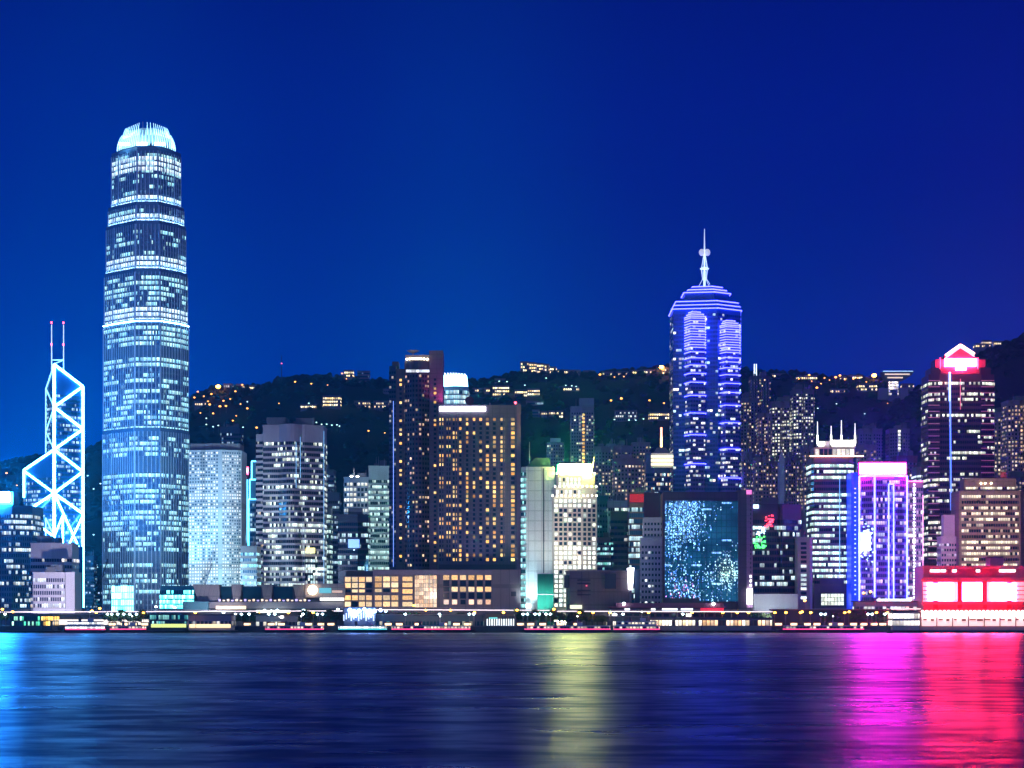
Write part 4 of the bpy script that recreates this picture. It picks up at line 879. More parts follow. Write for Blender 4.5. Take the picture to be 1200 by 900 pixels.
panel(t, 'entrance', DARK, 961.5, 989.5, 695.5, 710, D - 2, 1.5); face_windows(t, (X(962, D - 2), D - 2), (X(989, D - 2), D - 2), [(i + .5) / 7 for i in range(7)], [Z(698 + 4.6 * i, D) for i in range(3)], 2.0, 2.5, panes('entrance_glass', (.95, 1, .8), (.9, 1, .9), 1.5), 1, r, lo=.5, hi=1.2, name='entrance_window'); panel(t, 'blank_band', wall('plum_band', (.14, .09, .16)), 961, 989, 678, 684, D - .8, 1); panel(t, 'blank_band', MATS['plum_band'], 961, 989, 687, 693.5, D - .8, 1)
D = 1590
t, P, z = tower('office_tower', 'purple glass tower outlined in blue neon under a glaring pink sign', [(1007, 6), (1025, 0), (1063, 5)], D, 557, 4.1, .6, wall('purple_cladding', (.30, .16, .48), .4), B_mag, depth=26, ylow=704, parapet=3, plant=0)
MB().prism(plan([(997.5, 8), (1007, 6)], D, 22), GZ, Z(553, D)).build('side_fin', emit('ultramarine_neon_wash', (.01, .05, 1), .9, (.03, .05, .6)), t)  # fin glows to paint the blue neon light falling on it
for i in range(24): boxpart(t, 'fin_light', emit('fin_light', (.15, .25, 1), 4), X(1003.5, D), D + 5.4, Z(572 + 5.4 * i, D), .9, .9, .9)
panel(t, 'sign', emit('glaring_pink_sign', (1, .006, .36), 540), 1007.5, 1061.5, 543, 555.5, D + 1, 1.2)
panel(t, 'sign_border', emit('sign_border_red', (1, .02, .2), 6), 1006.5, 1062.5, 541.8, 542.9, D + 1, 1.2)
panel(t, 'sign_back_shield', DARK, 1006, 1063, 541, 556.5, D + 2.5, 1.5)  # dark slab added to keep the sign's light off the towers behind
for a in (1006.2, 1062.6): panel(t, 'sign_side_shield', DARK, a - .3, a + .3, 541, 556.5, D - 1.5, 4)  # side slabs added to cut the sign's sideways spill
def neon(pts, rr=.75, m=E_neon): strip(t, [(X(a, D + d), D + d, Z(b, D)) for a, b, d in pts], rr, m, 'neon_line')
neon([(1007, 704, 5), (1007, 557.5, 5), (1025, 557.5, -1), (1063, 557.5, 4), (1063, 706, 4)]); neon([(1025, 557.5, -1), (1025, 700, -1)]); neon([(1041.5, 703, 1.2), (1041.5, 567, 1.2), (1047.3, 567, 1.8), (1047.3, 703, 1.8)], .6)
LED2 = LED
o = panel(t, 'screen', emit('blue_white_screen', (.3, .6, 1), 3.2), 1008.5, 1021, 624, 645, D - .2 + 1.5, .8)
mb = MB(); q = random.Random(8)
for i in range(90):
    a = 1014 + q.gauss(0, 4.5); b = 636 + q.gauss(0, 12)
    if 1008 < a < 1024 and 604 < b < 670: mb.box(X(a, D), D + 6 - (a - 1007) / 3 - 1.2, Z(b, D), q.uniform(.5, 1.6), .6, q.uniform(.5, 1.1))
mb.build('screen_sparkle', emit('screen_sparkle', (.4, .7, 1), 3), t)
spot((X(1035, 1530), 1535, 40), (X(1035, D), D, 60), 1.5e5, (.25, .25, 1), 80)  # added blue fill lamp to brighten the purple cladding
panel(t, 'podium_sign', emit('white_blue_sign', (.8, .85, 1), 5), 1028, 1068, 702, 708.5, 1560, 1)
t, P, z = tower('office_tower', 'narrow pink washed tower with white light dots, right beside the blue neon outlined tower', [(1064, 2), (1082, 0)], 1612, 564, 4.1, .6, wall('mauve_cladding', (.34, .18, .36), .5), bands('pinkish_band', (.36, .2, .38), (.04, .03, .09), (.85, .95, 1), (1, .75, .9), .4, 1.5, .14, .5, 3, 1.5), depth=22, ylow=704, plant=0)
for i in range(34): MB().ball(X(1071, 1612), 1611, Z(568 + 4 * i, 1612), .75, 6, 4).build('light_dot', emit('dot_lamp', (.8, .75, 1), 6), t)
strip(t, [pt(1064, 564, 1611), pt(1081, 564, 1611)], .5, emit('pink_tube', (1, .1, .45), 6), 'neon_line')
panel(t, 'side_light', emit('side_pink', (1, .3, .6), 2), 1081.3, 1082, 580, 700, 1610.5, .6)
D = 1590
t, P, z = tower('office_block', 'brown stone office block of lit strip windows, behind the red ferry terminal', [(1124, 0), (1196, 0), (1200, 6)], D, 575, 4.0, .5, BROWN, None, depth=24, plant=0)
storeys(t, plan([(1127, -.3), (1193, -.3)], D, 20), Z(664, D), Z(578, D), 4.0, .5, B_brown, out=.3)
MB().prism(plan([(1130, 5), (1191, 5)], D, 16), z, Z(560, D)).build('upper_tier', BROWN, t); storeys(t, plan([(1132, 4.8), (1189, 4.8)], D, 14), Z(573, D), Z(566, D), 4, .4, B_brown)
for px in (1151, 1156, 1163): MB().ball(X(px, D), D + 4, Z(566, D), .7).build('roof_lamp', E_warm, t)
MB().tube(pt(1176, 560, D + 8), pt(1176, 553, D + 8), 2.2, 8).build('water_tank', wall('tank_red', (.6, .12, .12)), t)
spot((X(1160, 1500), 1500, 75), (X(1160, D), D, 78), 2.6e5, (1, .62, .55), 75)
t, P, z = tower('office_block', 'small lilac block with dark window rows between the gabled tower and the brown block', [(1103, 0), (1123, 0)], 1600, 630, 3.6, .5, wall('lilac_tile', (.45, .32, .45)), bands('lilac_window_band', (.45, .32, .45), (.03, .02, .05), (.8, .9, 1), (1, .8, .9), .3, 1.8, .3, .4, 3, 1.4), depth=16, ylow=664)
MB().prism(plan([(1106, 3), (1119, 3)], 1600, 10), z, Z(603, 1600)).build('upper_tier', MATS['lilac_tile'], t)
D = 1740
t = thing('office_tower', 'tall dark red lit office tower with a gabled crown and glowing red sign', 'tower', (X(1126, D), D + 18, GZ))
GAB = wall('maroon_stone', (.13, .055, .085), .5)
B_g = bands('gabled_tower_band', (.20, .06, .10), (.03, .012, .03), (.85, 1, .8), (1, .95, .8), .34, 1.7, .12, .7, 8, 1.7, 1.7)
G1 = plan([(1088, 6), (1101, 0), (1150, 0), (1165, 6)], D, 30); MB().prism(G1, GZ, Z(438, D)).build('shaft', GAB, t); storeys(t, G1, Z(664, D), Z(446, D), 4.1, .52, B_g, out=.3)
MB().prism(plan([(1091, 6), (1102, 2), (1149, 2), (1161, 6)], D, 24), Z(438, D), Z(430, D)).build('upper_tier', GAB, t); MB().prism(plan([(1096, 6), (1155, 6)], D, 18), Z(430, D), Z(420, D)).build('upper_tier', GAB, t)
def ext(pts, y0, th, nm, m, root):
    """an outline in the facade plane given real thickness"""
    mb = MB(); n = len(pts)
    for d in (y0, y0 + th):
        for a, b in pts: mb.v.append((X(a, D), d, Z(b, D)))
    mb.face(range(n)); mb.face([n + i for i in reversed(range(n))])
    for i in range(n):
        j = (i + 1) % n; mb.face((j, i, n + i, n + j))
    return mb.build(nm, m, root)
ext([(1141, 420), (1141, 414), (1125.5, 404), (1108, 416), (1108, 420)][::-1], D + 3, 14, 'gable', wall('gable_red', (.45, .03, .06)), t)
for a, b in (((1108, 416.5), (1125.5, 404)), ((1125.5, 404), (1142, 414.5))): strip(t, [pt(*a, D + 2.5), pt(*b, D + 2.5)], .95, emit('gable_tube', (1, .55, .4), 9), 'neon_line'); strip(t, [pt(a[0], a[1] + 3.2, D + 2), pt(b[0], b[1] + 3.2, D + 2)], .3, emit('gable_tube_pink', (1, .5, .7), 4), 'neon_line')
panel(t, 'sign', emit('glaring_red_sign', (1, .03, .10), 160), 1107, 1144, 420, 429.5, D - .6, 1.2); panel(t, 'sign', MATS['glaring_red_sign'], 1120, 1132.5, 429.6, 433.8, D - .6, 1.2)
for px in (1102, 1146): panel(t, 'sign_fin', emit('red_fin', (1, .02, .1), 5), px - .5, px + .5, 419, 432, D + 1, 1)
strip(t, [pt(1113, 436, D - 1), pt(1113, 470, D - 1)], .9, emit('blue_ladder', (.2, .35, 1), 4.5), 'neon_line'); strip(t, [pt(1113.5, 470, D - 1), pt(1114.5, 598, D - 1)], .7, emit('blue_ladder_dim', (.08, .2, 1), 2.0), 'neon_line')
strip(t, [pt(1125.5, 444, D - 1), pt(1125.5, 480, D - 1)], .3, emit('dull_red_tube', (1, .1, .15), .9), 'neon_line')
for i in range(30):
    y = 446 + 7.2 * i
    if y < 662: strip(t, [pt(1088, y, D + 5.2), pt(1101, y, D - .8)], .28, emit('rosy_edge_tube', (1, .12, .3), .35), 'edge_tube'); strip(t, [pt(1150, y, D - .8), pt(1165, y, D + 5.2)], .28, MATS['rosy_edge_tube'], 'edge_tube')
spot((X(1126, 1712), 1705, Z(440, 1740)), (X(1126, D), D, Z(425, D)), 1.2e4, (1, .1, .2), 120)
for fr, DD, yt, lb, wm_, bm_, yl in (
    ([(1164, 2), (1172, 0), (1186, 2)], 1950, 484, 'dark apartment tower just right of the gabled tower', MAUVE, B_res, 570),
    ([(1180, 2), (1186, 0), (1215, 2)], 1900, 470, 'apartment tower with white lit top floors at the right edge of the photo', RESI2, B_resp, 570),
    ([(1164, 1), (1200, 0), (1240, 3)], 1800, 560, 'low plum apartment block peeping out right of the brown block', wall('plum_render', (.2, .15, .2)), B_res, 660),
    ([(1007, 2), (1021, 0), (1034, 2)], 2250, 503, 'mauve twin apartment tower left of its mate, above the glaring pink sign', MAUVE, bands('dark_flat_band', (.3, .25, .31), (.02, .02, .04), WARM, COOL, .06, 2.8, .5, .2, 2, 1.5), 550),
    ([(1042, 2), (1052, 0), (1066, 2)], 2260, 503, 'mauve apartment tower with a column of bluish white stair lights', MAUVE, MATS['dark_flat_band'], 560),
    ([(1008, 2), (1018, 0), (1028, 2)], 2050, 522, 'pink lit apartment block right of the masted office tower', RESI2, B_resp, 560),
    ([(1050, 2), (1062, 0), (1075, 2)], 1900, 535, 'dark red lit block behind the narrow pink washed tower', wall('wine_render', (.22, .06, .12)), B_res, 600),
    ([(1074, 2), (1088, 0)], 1850, 548, 'little grey block with bright white windows left of the gabled tower', MAUVE, B_offl, 640)):
    t, P, z = tower('apartment_tower', lb, stepped(fr), DD, yt, 3.3, .52, wm_, bm_, depth=22, ylow=yl, plant=1)
    if fr[0][0] == 1042: face_windows(t, P[4], P[5], [.5], [Z(505 + 4 * i, DD) for i in range(9)], 3, 2.2, P_jard, .95, r, out=.6)
    if fr[0][0] in (1007, 1042): MB().prism(plan([(fr[0][0] + 8, 4), (fr[0][0] + 19, 4)], DD, 14), z, Z(498, DD)).build('upper_tier', wm_, t)
# background fillers far left, low on the slope
for fr, DD, yt, lb in (([(99, 0), (110, 2)], 2350, 652, 'dim low block far behind, right of the braced tower'), ([(108, 0), (121, 2)], 2400, 690, 'lowest dim block in the gap beside the tallest tower')):
    t, P, z = tower('office_block', lb, fr, DD, yt, 3.6, .5, wall('dusk_blue2', (.05, .08, .16)), B_dim, depth=20, ylow=712)

# ------------------------------------------------------------------ hill houses and lamps
def hill_house(px0, px1, yt, yb, lb, warm=True, wm_=None, lit=None, name='hill_house', cat='house', roof=True):
    cx = (px0 + px1) / 2; x, y, z = on_hill(cx, yb)
    if y >= 3849: y = 3790; x = X(cx, y); z = hill_z(x, y) + GZ
    w = (px1 - px0) / FPX * y; z1 = Z(yt, y); z = min(z, z1 - 4)
    root = thing(name, lb, cat, (x, y + 8, z - 3))
    wm_ = wm_ or RESI
    pl = [(x - w / 2, y), (x + w / 2, y), (x + w / 2, y + 16), (x - w / 2, y + 16)]
    MB().prism(pl, z - 8, z1).build('wall', wm_, root)
    n = max(1, int((z1 - max(z, Z(yb, y))) / 5.2))
    storeys(root, pl, z1 - n * 5.2, z1 - .5, 5.2, .5, lit or (B_house if warm else B_housec), out=.4)
    if roof: MB().prism(offset(pl, .8), z1, z1 + .8).build('roof', wall('roof_slab', (.2, .2, .24)), root)
    return root
BRT = bands('ridge_flat_band', (.3, .26, .28), (.03, .03, .05), (1, .68, .22), (1, .88, .6), .8, 3.4, .4, .3, 2, 4.0, .5)
hs = [
 (610, 619.5, 424, 438, 'leftmost and highest block of the lit row on the ridge above the blank slab', True, BRT), (620, 628, 425, 438.5, 'second block of the lit row on the ridge, with bright yellow stair lights', True, BRT),
 (629, 637, 426, 438.5, 'middle block of the lit ridge row', True, BRT), (638, 643.5, 427, 438.5, 'narrow block of the lit ridge row with a bright column', True, BRT), (644, 652, 430, 439, 'low block fourth in the stepped ridge row', True, BRT), (653, 665, 433.5, 439.5, 'lowest and last block at the right end of the lit ridge row', True, BRT),
 (666, 680, 434, 438.5, 'dim long block just past the lit ridge row', True, None), (684, 697, 434.5, 439, 'grey ridge house left of the long low lit block', True, None),
 (706, 738, 436, 441, 'long low dim block along the ridge with lamps below it', True, None), (741, 752, 434, 439.5, 'ridge block with white lit balconies, left one of two', True, BRT), (754, 768, 433.5, 440, 'ridge block with white lit balconies beside the orange flare lamp', True, BRT), (776, 790, 431, 439, 'ridge houses touching the left edge of the violet striped skyscraper', True, BRT),
 (603, 617, 457, 466.5, 'pale lit villa block on the slope below the ridge row', False, BRT), (618, 632, 455.5, 465, 'pale villa block with two greenish roof lamps', False, BRT), (655, 678, 453.5, 458, 'small cluster house with dazzling white terrace', True, BRT),
 (617, 637, 470, 476, 'dim grey long house low on the slope', False, B_dim), (624, 632, 480.5, 490.5, 'dim grey house left in the stepped row above the pale tower', False, B_dim), (634, 641, 482, 490, 'house with pink lit door in the stepped row', True, None), (643, 650, 481.5, 489, 'third house in the stepped row', True, None), (652, 660, 481.5, 492, 'house with bright rooms ending the stepped row', True, BRT),
 (721, 746, 481, 494, 'broad slope apartment block with a column of stair lights down its middle', False, None), (761, 785, 483, 494, 'brightly lit slope apartment block left of the violet striped skyscraper', True, BRT),
 (554, 565, 455, 462, 'square villa with lit corner, right of the spiked crown', True, None), (567, 574, 455, 463, 'narrow villa beside the square one', True, None), (577, 596, 452, 465, 'wide villa with three roof lamps', True, BRT), (580, 592, 444, 452, 'dim house above the wide villa', False, B_dim),
 (403, 414, 434, 445, 'pale lit block on the ridge left of the hotel tower', False, BRT), (419, 433, 435, 446, 'dim block next to the pale ridge block', False, B_dim), (378, 399, 464, 480, 'long slope building with white lit ground floor, below the ridge', True, BRT), (352, 378, 474, 479.5, 'low lit wing of the long slope building', True, BRT), (415, 433, 470, 479, 'villa row with lit doors left of the hotel tower', True, None), (438, 455, 470, 482, 'villa row with a blue lamp, touching the hotel tower', True, None), (449, 456, 456, 463, 'small pinkish house on the slope', True, None),
 (262, 272, 450, 458, 'small pale house near the flaring orange lamp', False, B_housec), (277, 285, 450.5, 457, 'ridge house with a bright white front', True, BRT), (292, 310, 452, 457, 'ridge house with a glaring porch lamp', True, BRT), (228, 247, 471, 476, 'low house among orange lamps by the tallest tower', True, None),
 (904, 920, 438, 444, 'ridge house row with yellow windows, right of the dark mast tower', True, BRT), (934, 957, 440.5, 448.5, 'golden lit ridge hall', True, BRT), (974, 992, 441.5, 447, 'ridge house with amber eaves', True, BRT), (994, 1010, 440, 446, 'ridge house with white windows', True, BRT), (1006, 1028, 450, 459, 'tiered lit house on the shoulder left of the winged tower', True, BRT), (974, 993, 456, 462, 'low amber lit house under the ridge', True, BRT), (1057, 1071, 450, 455, 'warm lit hut right of the winged tower', True, BRT),
 (1143, 1153, 403, 410, 'bright house on the dark right hand hill, beside the gabled tower', True, BRT), (1152, 1162, 399, 408, 'dim house on the dark right hand hill', True, None), (1166, 1176, 400, 406, 'rightmost lit house on the dark hill', True, BRT)]
for a, b, yt, yb, lb, wmm, lt in hs: hill_house(a, b, yt, yb, lb, wmm, None, lt)
# winged lookout on the ridge
y = 3650; t = thing('lookout_tower', 'winged lookout building on the ridge with a bright lit shaft under its upswept roof', 'lookout', (X(1047, y), y + 10, Z(464, y)))
MB().prism(plan([(1041, 0), (1053, 0)], y, 16), Z(470, y), Z(444, y)).build('shaft', RESI, t)
storeys(t, plan([(1041.5, -.5), (1052.5, -.5)], y, 12), Z(463, y), Z(444, y), 4.6, .7, bands('lookout_band', (.5, .45, .5), (.1, .1, .2), (1, .8, .6), (.7, .75, 1), .95, 2.4, .1, .5, 3, 2.8))
mb = MB(); pts = [(1033, 436), (1071, 435), (1068, 440), (1060, 445), (1053, 447), (1041, 447), (1036, 443)]; n = len(pts)
for d in (y - 3, y + 18):
    for a, b in pts: mb.v.append((X(a, y), d, Z(b, y)))
mb.face([i for i in reversed(range(n))]); mb.face([n + i for i in range(n)])
for i in range(n): mb.face((i, (i + 1) % n, n + (i + 1) % n, n + i))
mb.build('wing_roof', RESI, t)
for k, w in ((438.5, (1037, 1066)), (442.5, (1040, 1058))): panel(t, 'window_band', emit('lookout_window', (1, .75, .5), 1.3), w[0], w[1], k - .7, k + .7, y - 3.6, 1)
panel(t, 'edge_light', emit('lookout_edge', (.4, .7, 1), 2), 1035, 1070, 434.6, 435.3, y - 3.5, 1)
panel(t, 'terrace', wall('terrace_grey', (.4, .36, .42)), 1030, 1064, 455, 468, y + 2, 14)
# hilltop mast
x, y, z = on_hill(330, 452); y = min(y, 3790); x = X(330, y); t = thing('radio_mast', 'thin radio mast with a red lamp on the ridge above the banded tower', 'mast', (x, y, hill_z(x, y)))
MB().tube((x, y, hill_z(x, y) - 5), (x, y, Z(416.5, y)), 1.1, 6, .5).build('pole', wall('mast_dark', (.05, .05, .08)), t); MB().ball(x, y, Z(426, y), 1.1).build('beacon', emit('mast_red_lamp', (1, .1, .2), 4), t)
# street lamps on the slopes
def lamp_proto(nm, lb, h, hr, em, arm=1.6, grp=None):
    t = thing(nm, lb, 'street lamp', (0, 0, 0), grp); pm = wall('lamp_post_grey', (.2, .2, .22), .5)
    MB().tube((0, 0, -1), (0, 0, h), h * .018 + .05, 6, h * .01 + .03).build('pole', pm, t)
    MB().tube((0, 0, h - .1), (0, -arm, h + .35), h * .008 + .03, 5).build('arm', pm, t)
    MB().ball(0, -arm - hr * .4, h + .2, hr, 8, 5, .7).build('lamp_head', em, [c for c in t.children if c.name.startswith('arm')][0])
    return t
G1_ = 'street lamps on the hill road'
big = lamp_proto('street_lamp', 'blazing orange lamp on the hill, biggest flare beside the tallest tower', 12, 4.0, emit('sodium_big', (1, .36, .03), 40), 2.2)
x, y, z = on_hill(256, 463); big.location = (x, y, z)
big2 = copy_tree(big, (0, 0, 0), 'blazing orange lamp on the ridge just left of the violet striped skyscraper'); x, y, z = on_hill(775, 440); big2.location = (x, min(y, 3780), z)
big3 = copy_tree(big, (0, 0, 0), 'blazing orange lamp left of the winged lookout'); x, y, z = on_hill(1024, 449); big3.location = (x, min(y, 3780), z)
small = lamp_proto('street_lamp', 'small orange street lamp on the dark hillside', 10, 1.7, emit('sodium_small', (1, .38, .05), 5), 1.6, G1_)
spots = [(228, 470), (244, 474), (235, 486), (265, 481), (277, 489), (346, 452), (365, 452.5), (384, 453), (250, 489), (397, 436), (401, 441), (406, 446), (451, 509), (432, 509), (703, 445), (720, 443.5), (731, 444), (716, 474), (728, 474), (761, 474), (778, 476), (790, 475), (972, 447), (984, 446), (1005, 446), (1015, 450), (951, 449), (936, 447), (957, 460), (962, 452), (1000, 448), (301, 508), (273, 497), (284, 455), (327, 475), (1040, 474), (20, 571), (8, 560), (232, 462), (239, 468), (248, 466), (262, 474), (270, 470), (258, 483), (246, 480), (282, 476), (290, 483), (276, 463), (812, 446), (948, 446), (966, 446), (979, 449), (990, 447)]
first = True
for px, py in spots:
    x, y, z = on_hill(px, py + 3.5)
    if first: small.location = (x, y, z); first = False
    else: copy_tree(small, (x, y, z)).scale = (rnd.uniform(.55, 1.35),) * 3
cold = lamp_proto('street_lamp', 'small cold white lamp on the dark hillside', 10, 1.2, emit('hill_white', (.5, .95, .9), 3), 1.6, 'cold white lamps on the hill'); first = True
for px, py in [(242, 495), (242, 502), (250, 505), (256, 504), (285, 506), (371, 501), (377, 502), (383, 502), (389, 503), (395, 503), (398, 504), (362, 478), (290, 475), (720, 497), (737, 498), (745, 497), (754, 496), (640, 447), (615, 457), (585, 452.5), (594, 452), (103, 563), (110, 578), (118, 573), (107, 673), (114, 672), (663, 456), (670, 456.5), (675, 458), (110, 634), (958, 483), (1013, 490), (980, 478)]:
    x, y, z = on_hill(px, py + 3.5)
    if first: cold.location = (x, y, z); first = False
    else: copy_tree(cold, (x, y, z))

# ------------------------------------------------------------------ low waterfront buildings
D = 1548
t = thing('transport_terminal', 'long low terminal with leaning concrete wedges and dark glass between them, left of the podium', 'terminal', (X(315, D), D + 10, GZ))
MB().prism(plan([(228, 2), (403, 2)], D, 22), GZ, Z(687, D)).build('wall', wall('terminal_dark', (.10, .11, .15), .5), t)
for a, b, c, d in ((227, 258, 233, 258), (272, 284, 274, 282), (307, 320, 310, 318), (344, 357, 348, 357)):
    mb = MB(); n0 = len(mb.v)
    mb.prism([(X(c, D), D - 2), (X(d, D), D - 2), (X(d, D), D + 10), (X(c, D), D + 10)], Z(705, D), Z(685, D), top=[(X(a, D), D - 5), (X(b, D), D - 5), (X(b, D), D + 10), (X(a, D), D + 10)]); mb.build('wedge', CONC, t)
for a, b in ((259, 271), (285, 306), (321, 343)): panel(t, 'glass', wall('terminal_glass', (.02, .08, .10), .15), a, b, 688, 702, D + .5, 1)
panel(t, 'roof_edge', wall('edge_steel', (.42, .40, .42)), 225, 403, 705.5, 713, D - 6, 8)
panel(t, 'upper_block', wall('terminal_grey', (.34, .32, .36), panel=(5, 6)), 357, 404, 684, 700, D - 4, 6)
for a, b, y0, y1, m in ((374, 388, 689, 695, emit('teal_window', (.05, .6, .7), .8)), (375, 403, 700.5, 704, emit('canopy_light', (1, .95, .85), 2.6)), (253, 288, 710, 714, emit('warm_shopfront', (1, .72, .45), 1.6)), (300, 340, 715, 718, emit('white_shopfront', (.95, 1, .9), 2.6)), (389, 401, 692, 694.5, emit('brick_light', (1, .6, .35), .7))): panel(t, 'lit_window', m, a, b, y0, y1, D - 8.5, 1)
for i in range(22): panel(t, 'lit_window', MATS['warm_shopfront'] if i % 3 else emit('violet_shop', (.5, .4, 1), 1.5), 256 + 5 * i, 258.5 + 5 * i, 702 + (i % 2), 704.5, D - 6.6, .6)
panel(t, 'glass_hall', bands('teal_hall', (.1, .3, .35), (.01, .15, .2), (.1, .7, .8), (.4, .9, 1), .8, 1.5, .1, .4, 4, 2.5), 214, 244, 705, 717, D - 12, 5)
MB().ball(X(367, D), D - 5, Z(691.5, D), 3.2, 12, 8).build('globe_lamp', emit('globe_lamp', (1, .72, .42), 12), t)
spot((X(245, 1505), 1510, 10), (X(247, D), D, 22), 3.2e4, (.85, .8, 1), 80); spot((X(330, 1505), 1508, 10), (X(330, D), D, 22), 4.5e4, (1, .85, .7), 120)

def pier(lb, px0, px1, yt, D, wm_, lit, yb=734, roofm=None, depth=22, fh=4.0, name='pier_hall', slab=True, hf=.7):
    t = thing(name, lb, 'pier building', (X((px0 + px1) / 2, D), D + depth / 2, GZ)); pl = plan([(px0, 0), (px1, 0)], D, depth); z1 = Z(yt, D)
    MB().prism(pl, GZ if D > 1500 else 1.6, z1).build('wall', wm_, t)
    if lit: storeys(t, pl, max(Z(yb, D), GZ - .2) + .5, z1 - .4, fh, hf, lit, out=.3)
    if slab: MB().prism(offset(pl, 1.2), z1, z1 + .7).build('roof', roofm or wall('pier_roof', (.16, .16, .2)), t)
    n = max(1, int((pl[1][0] - pl[0][0]) / 7))
    if D < 1500:
        for i in range(n + 1):
            xx = pl[0][0] + 1 + (pl[1][0] - pl[0][0] - 2) * i / n; MB().tube((xx, D + 2, -1.5), (xx, D + 2, 1.7), .55, 6).build('pile', wall('pile_concrete', (.12, .12, .13)), t)
        MB().prism(offset(pl, 2), 1.2, 1.7).build('deck', wall('deck_concrete', (.2, .2, .22)), t)
    return t
DKW = wall('pier_dark', (.08, .09, .12))
L_gr = bands('green_lit_glass', (.05, .15, .12), (.02, .12, .10), (.10, .95, .50), (.5, 1, .75), .9, 1.3, .16, .5, 3, 2.4); L_ye = bands('amber_lit_glass', (.2, .14, .05), (.12, .08, .02), (1, .55, .06), (1, .75, .2), .95, 1.5, .14, .5, 3, 2.2)
L_tl = bands('teal_dark_glass', (.02, .1, .12), (.01, .07, .09), (.05, .6, .6), (.5, 1, .9), .35, 1.4, .16, .4, 3, 1.0); L_gry = bands('pier_window', (.35, .34, .4), (.02, .03, .06), (1, .8, .5), (.8, .9, 1), .35, 2.6, .3, .3, 2, 1.3)
L_wm = bands('arcade_light', (.5, .4, .3), (.3, .22, .12), (1, .75, .4), (1, .95, .85), .95, 2.2, .2, .3, 2, 2.4, .2); L_wh = bands('white_arcade', (.6, .55, .55), (.4, .3, .3), (1, .85, .7), (1, 1, .95), .98, 2.4, .12, .3, 2, 2.2, .2)
pier('two storey pier hall glowing green through its glass, left of the white ferry', 12, 48, 720.5, 1478, DKW, L_gr, fh=3.3, hf=.8); pier('small amber lit pier hall joined to the green glowing one', 48.5, 61, 720.5, 1478, DKW, L_ye, fh=3.3, hf=.8)
t = pier('pier hall of dark teal glass over a yellow lit ground floor', 176, 219, 719.5, 1478, DKW, L_tl); panel(t, 'ground_floor_light', L_ye, 177, 218, 731, 735.5, 1477, .8)
panel(t, 'ground_floor_light', emit('yellow_green_light', (.75, .9, .15), 1.3), 177, 218, 731.2, 735.3, 1476.6, .5)
t = pier('grey pier hall with small windows over a warm lit ground floor', 220.5, 271, 721, 1478, wall('pier_grey', (.38, .37, .44)), L_gry); panel(t, 'ground_floor_light', emit('warm_ground_floor', (1, .68, .3), 2.0), 222, 270, 731.5, 735.5, 1477, .8)
pier('long dark canopy hall with a pale roof edge behind the white ferry', 60, 175, 720, 1512, DKW, None, roofm=wall('pale_roof_edge', (.5, .5, .55)))
panel(C.objects[-1].parent if False else bpy.data.objects[[o.name for o in C.objects if o.name.startswith('pier_hall') and o.parent is None][-1]], 'canopy_light', emit('canopy_glow', (1, .9, .8), 1.6), 62, 174, 726, 732, 1511, .8)
t = pier('low grey kiosk hall with a white lit front, among the waterfront trees', 300, 348, 722, 1508, wall('kiosk_grey', (.3, .3, .34)), bands('kiosk_light', (.2, .2, .25), (.05, .05, .07), (.9, 1, .9), (1, .9, .7), .5, 2.4, .2, .4, 2, 2), yb=735)
t = pier('dark ferry hall below the podium with sparse lights', 440, 566, 721, 1512, wall('hall_navy', (.07, .10, .14)), bands('hall_sparse', (.07, .10, .14), (.02, .05, .07), (.1, .7, .7), (1, .8, .5), .12, 2.4, .3, .4, 2, 1.6))
t = pier('small brick pump house at the end of the row of white lamp posts', 570, 604, 719, 1515, wall('brick_house', (.30, .17, .14)), None); panel(t, 'window', DARK, 596, 602, 722, 727, 1514.2, .8); panel(t, 'window', DARK, 588, 594, 722, 727, 1514.2, .8); panel(t, 'window', emit('teal_neon_window', (.05, .8, .7), 1), 573, 583, 723.5, 725, 1514.2, .8)
# brown hall, dark halls in the middle
D = 1545
t = thing('city_hall', 'curved brown stone hall without windows, in front of the cream tower', 'hall', (X(700, D), D + 10, GZ))
H = plan([(664, 6)] + arc(668, 712, 5, 6) + [(727, 4), (738, 8)], D, 20); MB().prism(H, GZ, Z(670, D)).build('wall', wall('hall_brown', (.27, .21, .20), .6, panel=(4, 9)), t)
MB().prism(offset(H, .7), Z(670, D), Z(668.5, D)).build('cornice', wall('cornice_brown', (.34, .28, .27)), t)
for yy in (680, 684, 692, 697): MB().box(X(684, D), D - 4.6, Z(yy, D), 9, .9, .8).build('louvre', DARK, t)
panel(t, 'dark_bay', DARK, 661, 667, 674, 689, D - .6, 3); panel(t, 'dark_bay', DARK, 709, 722, 672, 690, D - 3.4, 3); MB().box(X(687, D), D - 5.4, Z(686.5, D), .9, .8, .9).build('red_lamp', emit('hall_red_lamp', (1, .05, .1), 1.5), t)
panel(t, 'entrance', emit('hall_entrance', (.9, .95, .6), 1.4), 668, 682, 709, 713.5, D - 6.5, .8)
t = thing('light_board', 'tall glowing white light board on a slim post, right of the brown hall', 'light board', (X(739.5, 1552), 1552, GZ)); ext_pts = [(735, 666), (743, 665), (741.2, 691), (736.8, 691)]; D = 1552
ext(ext_pts[::-1], D, 1.5, 'board', emit('white_board', (.8, .85, 1), 12), t); MB().tube(pt(739, 691, D + .8), pt(739, 716, D + .8), .8, 6).build('post', GREY, t); panel(t, 'side_frame', NAVY, 729, 734.5, 668, 712, D + 2, 3); panel(t, 'side_frame', NAVY, 744, 750, 668, 712, D + 2, 3)
PUR = wall('purple_roofing', (.28, .10, .18), .6)
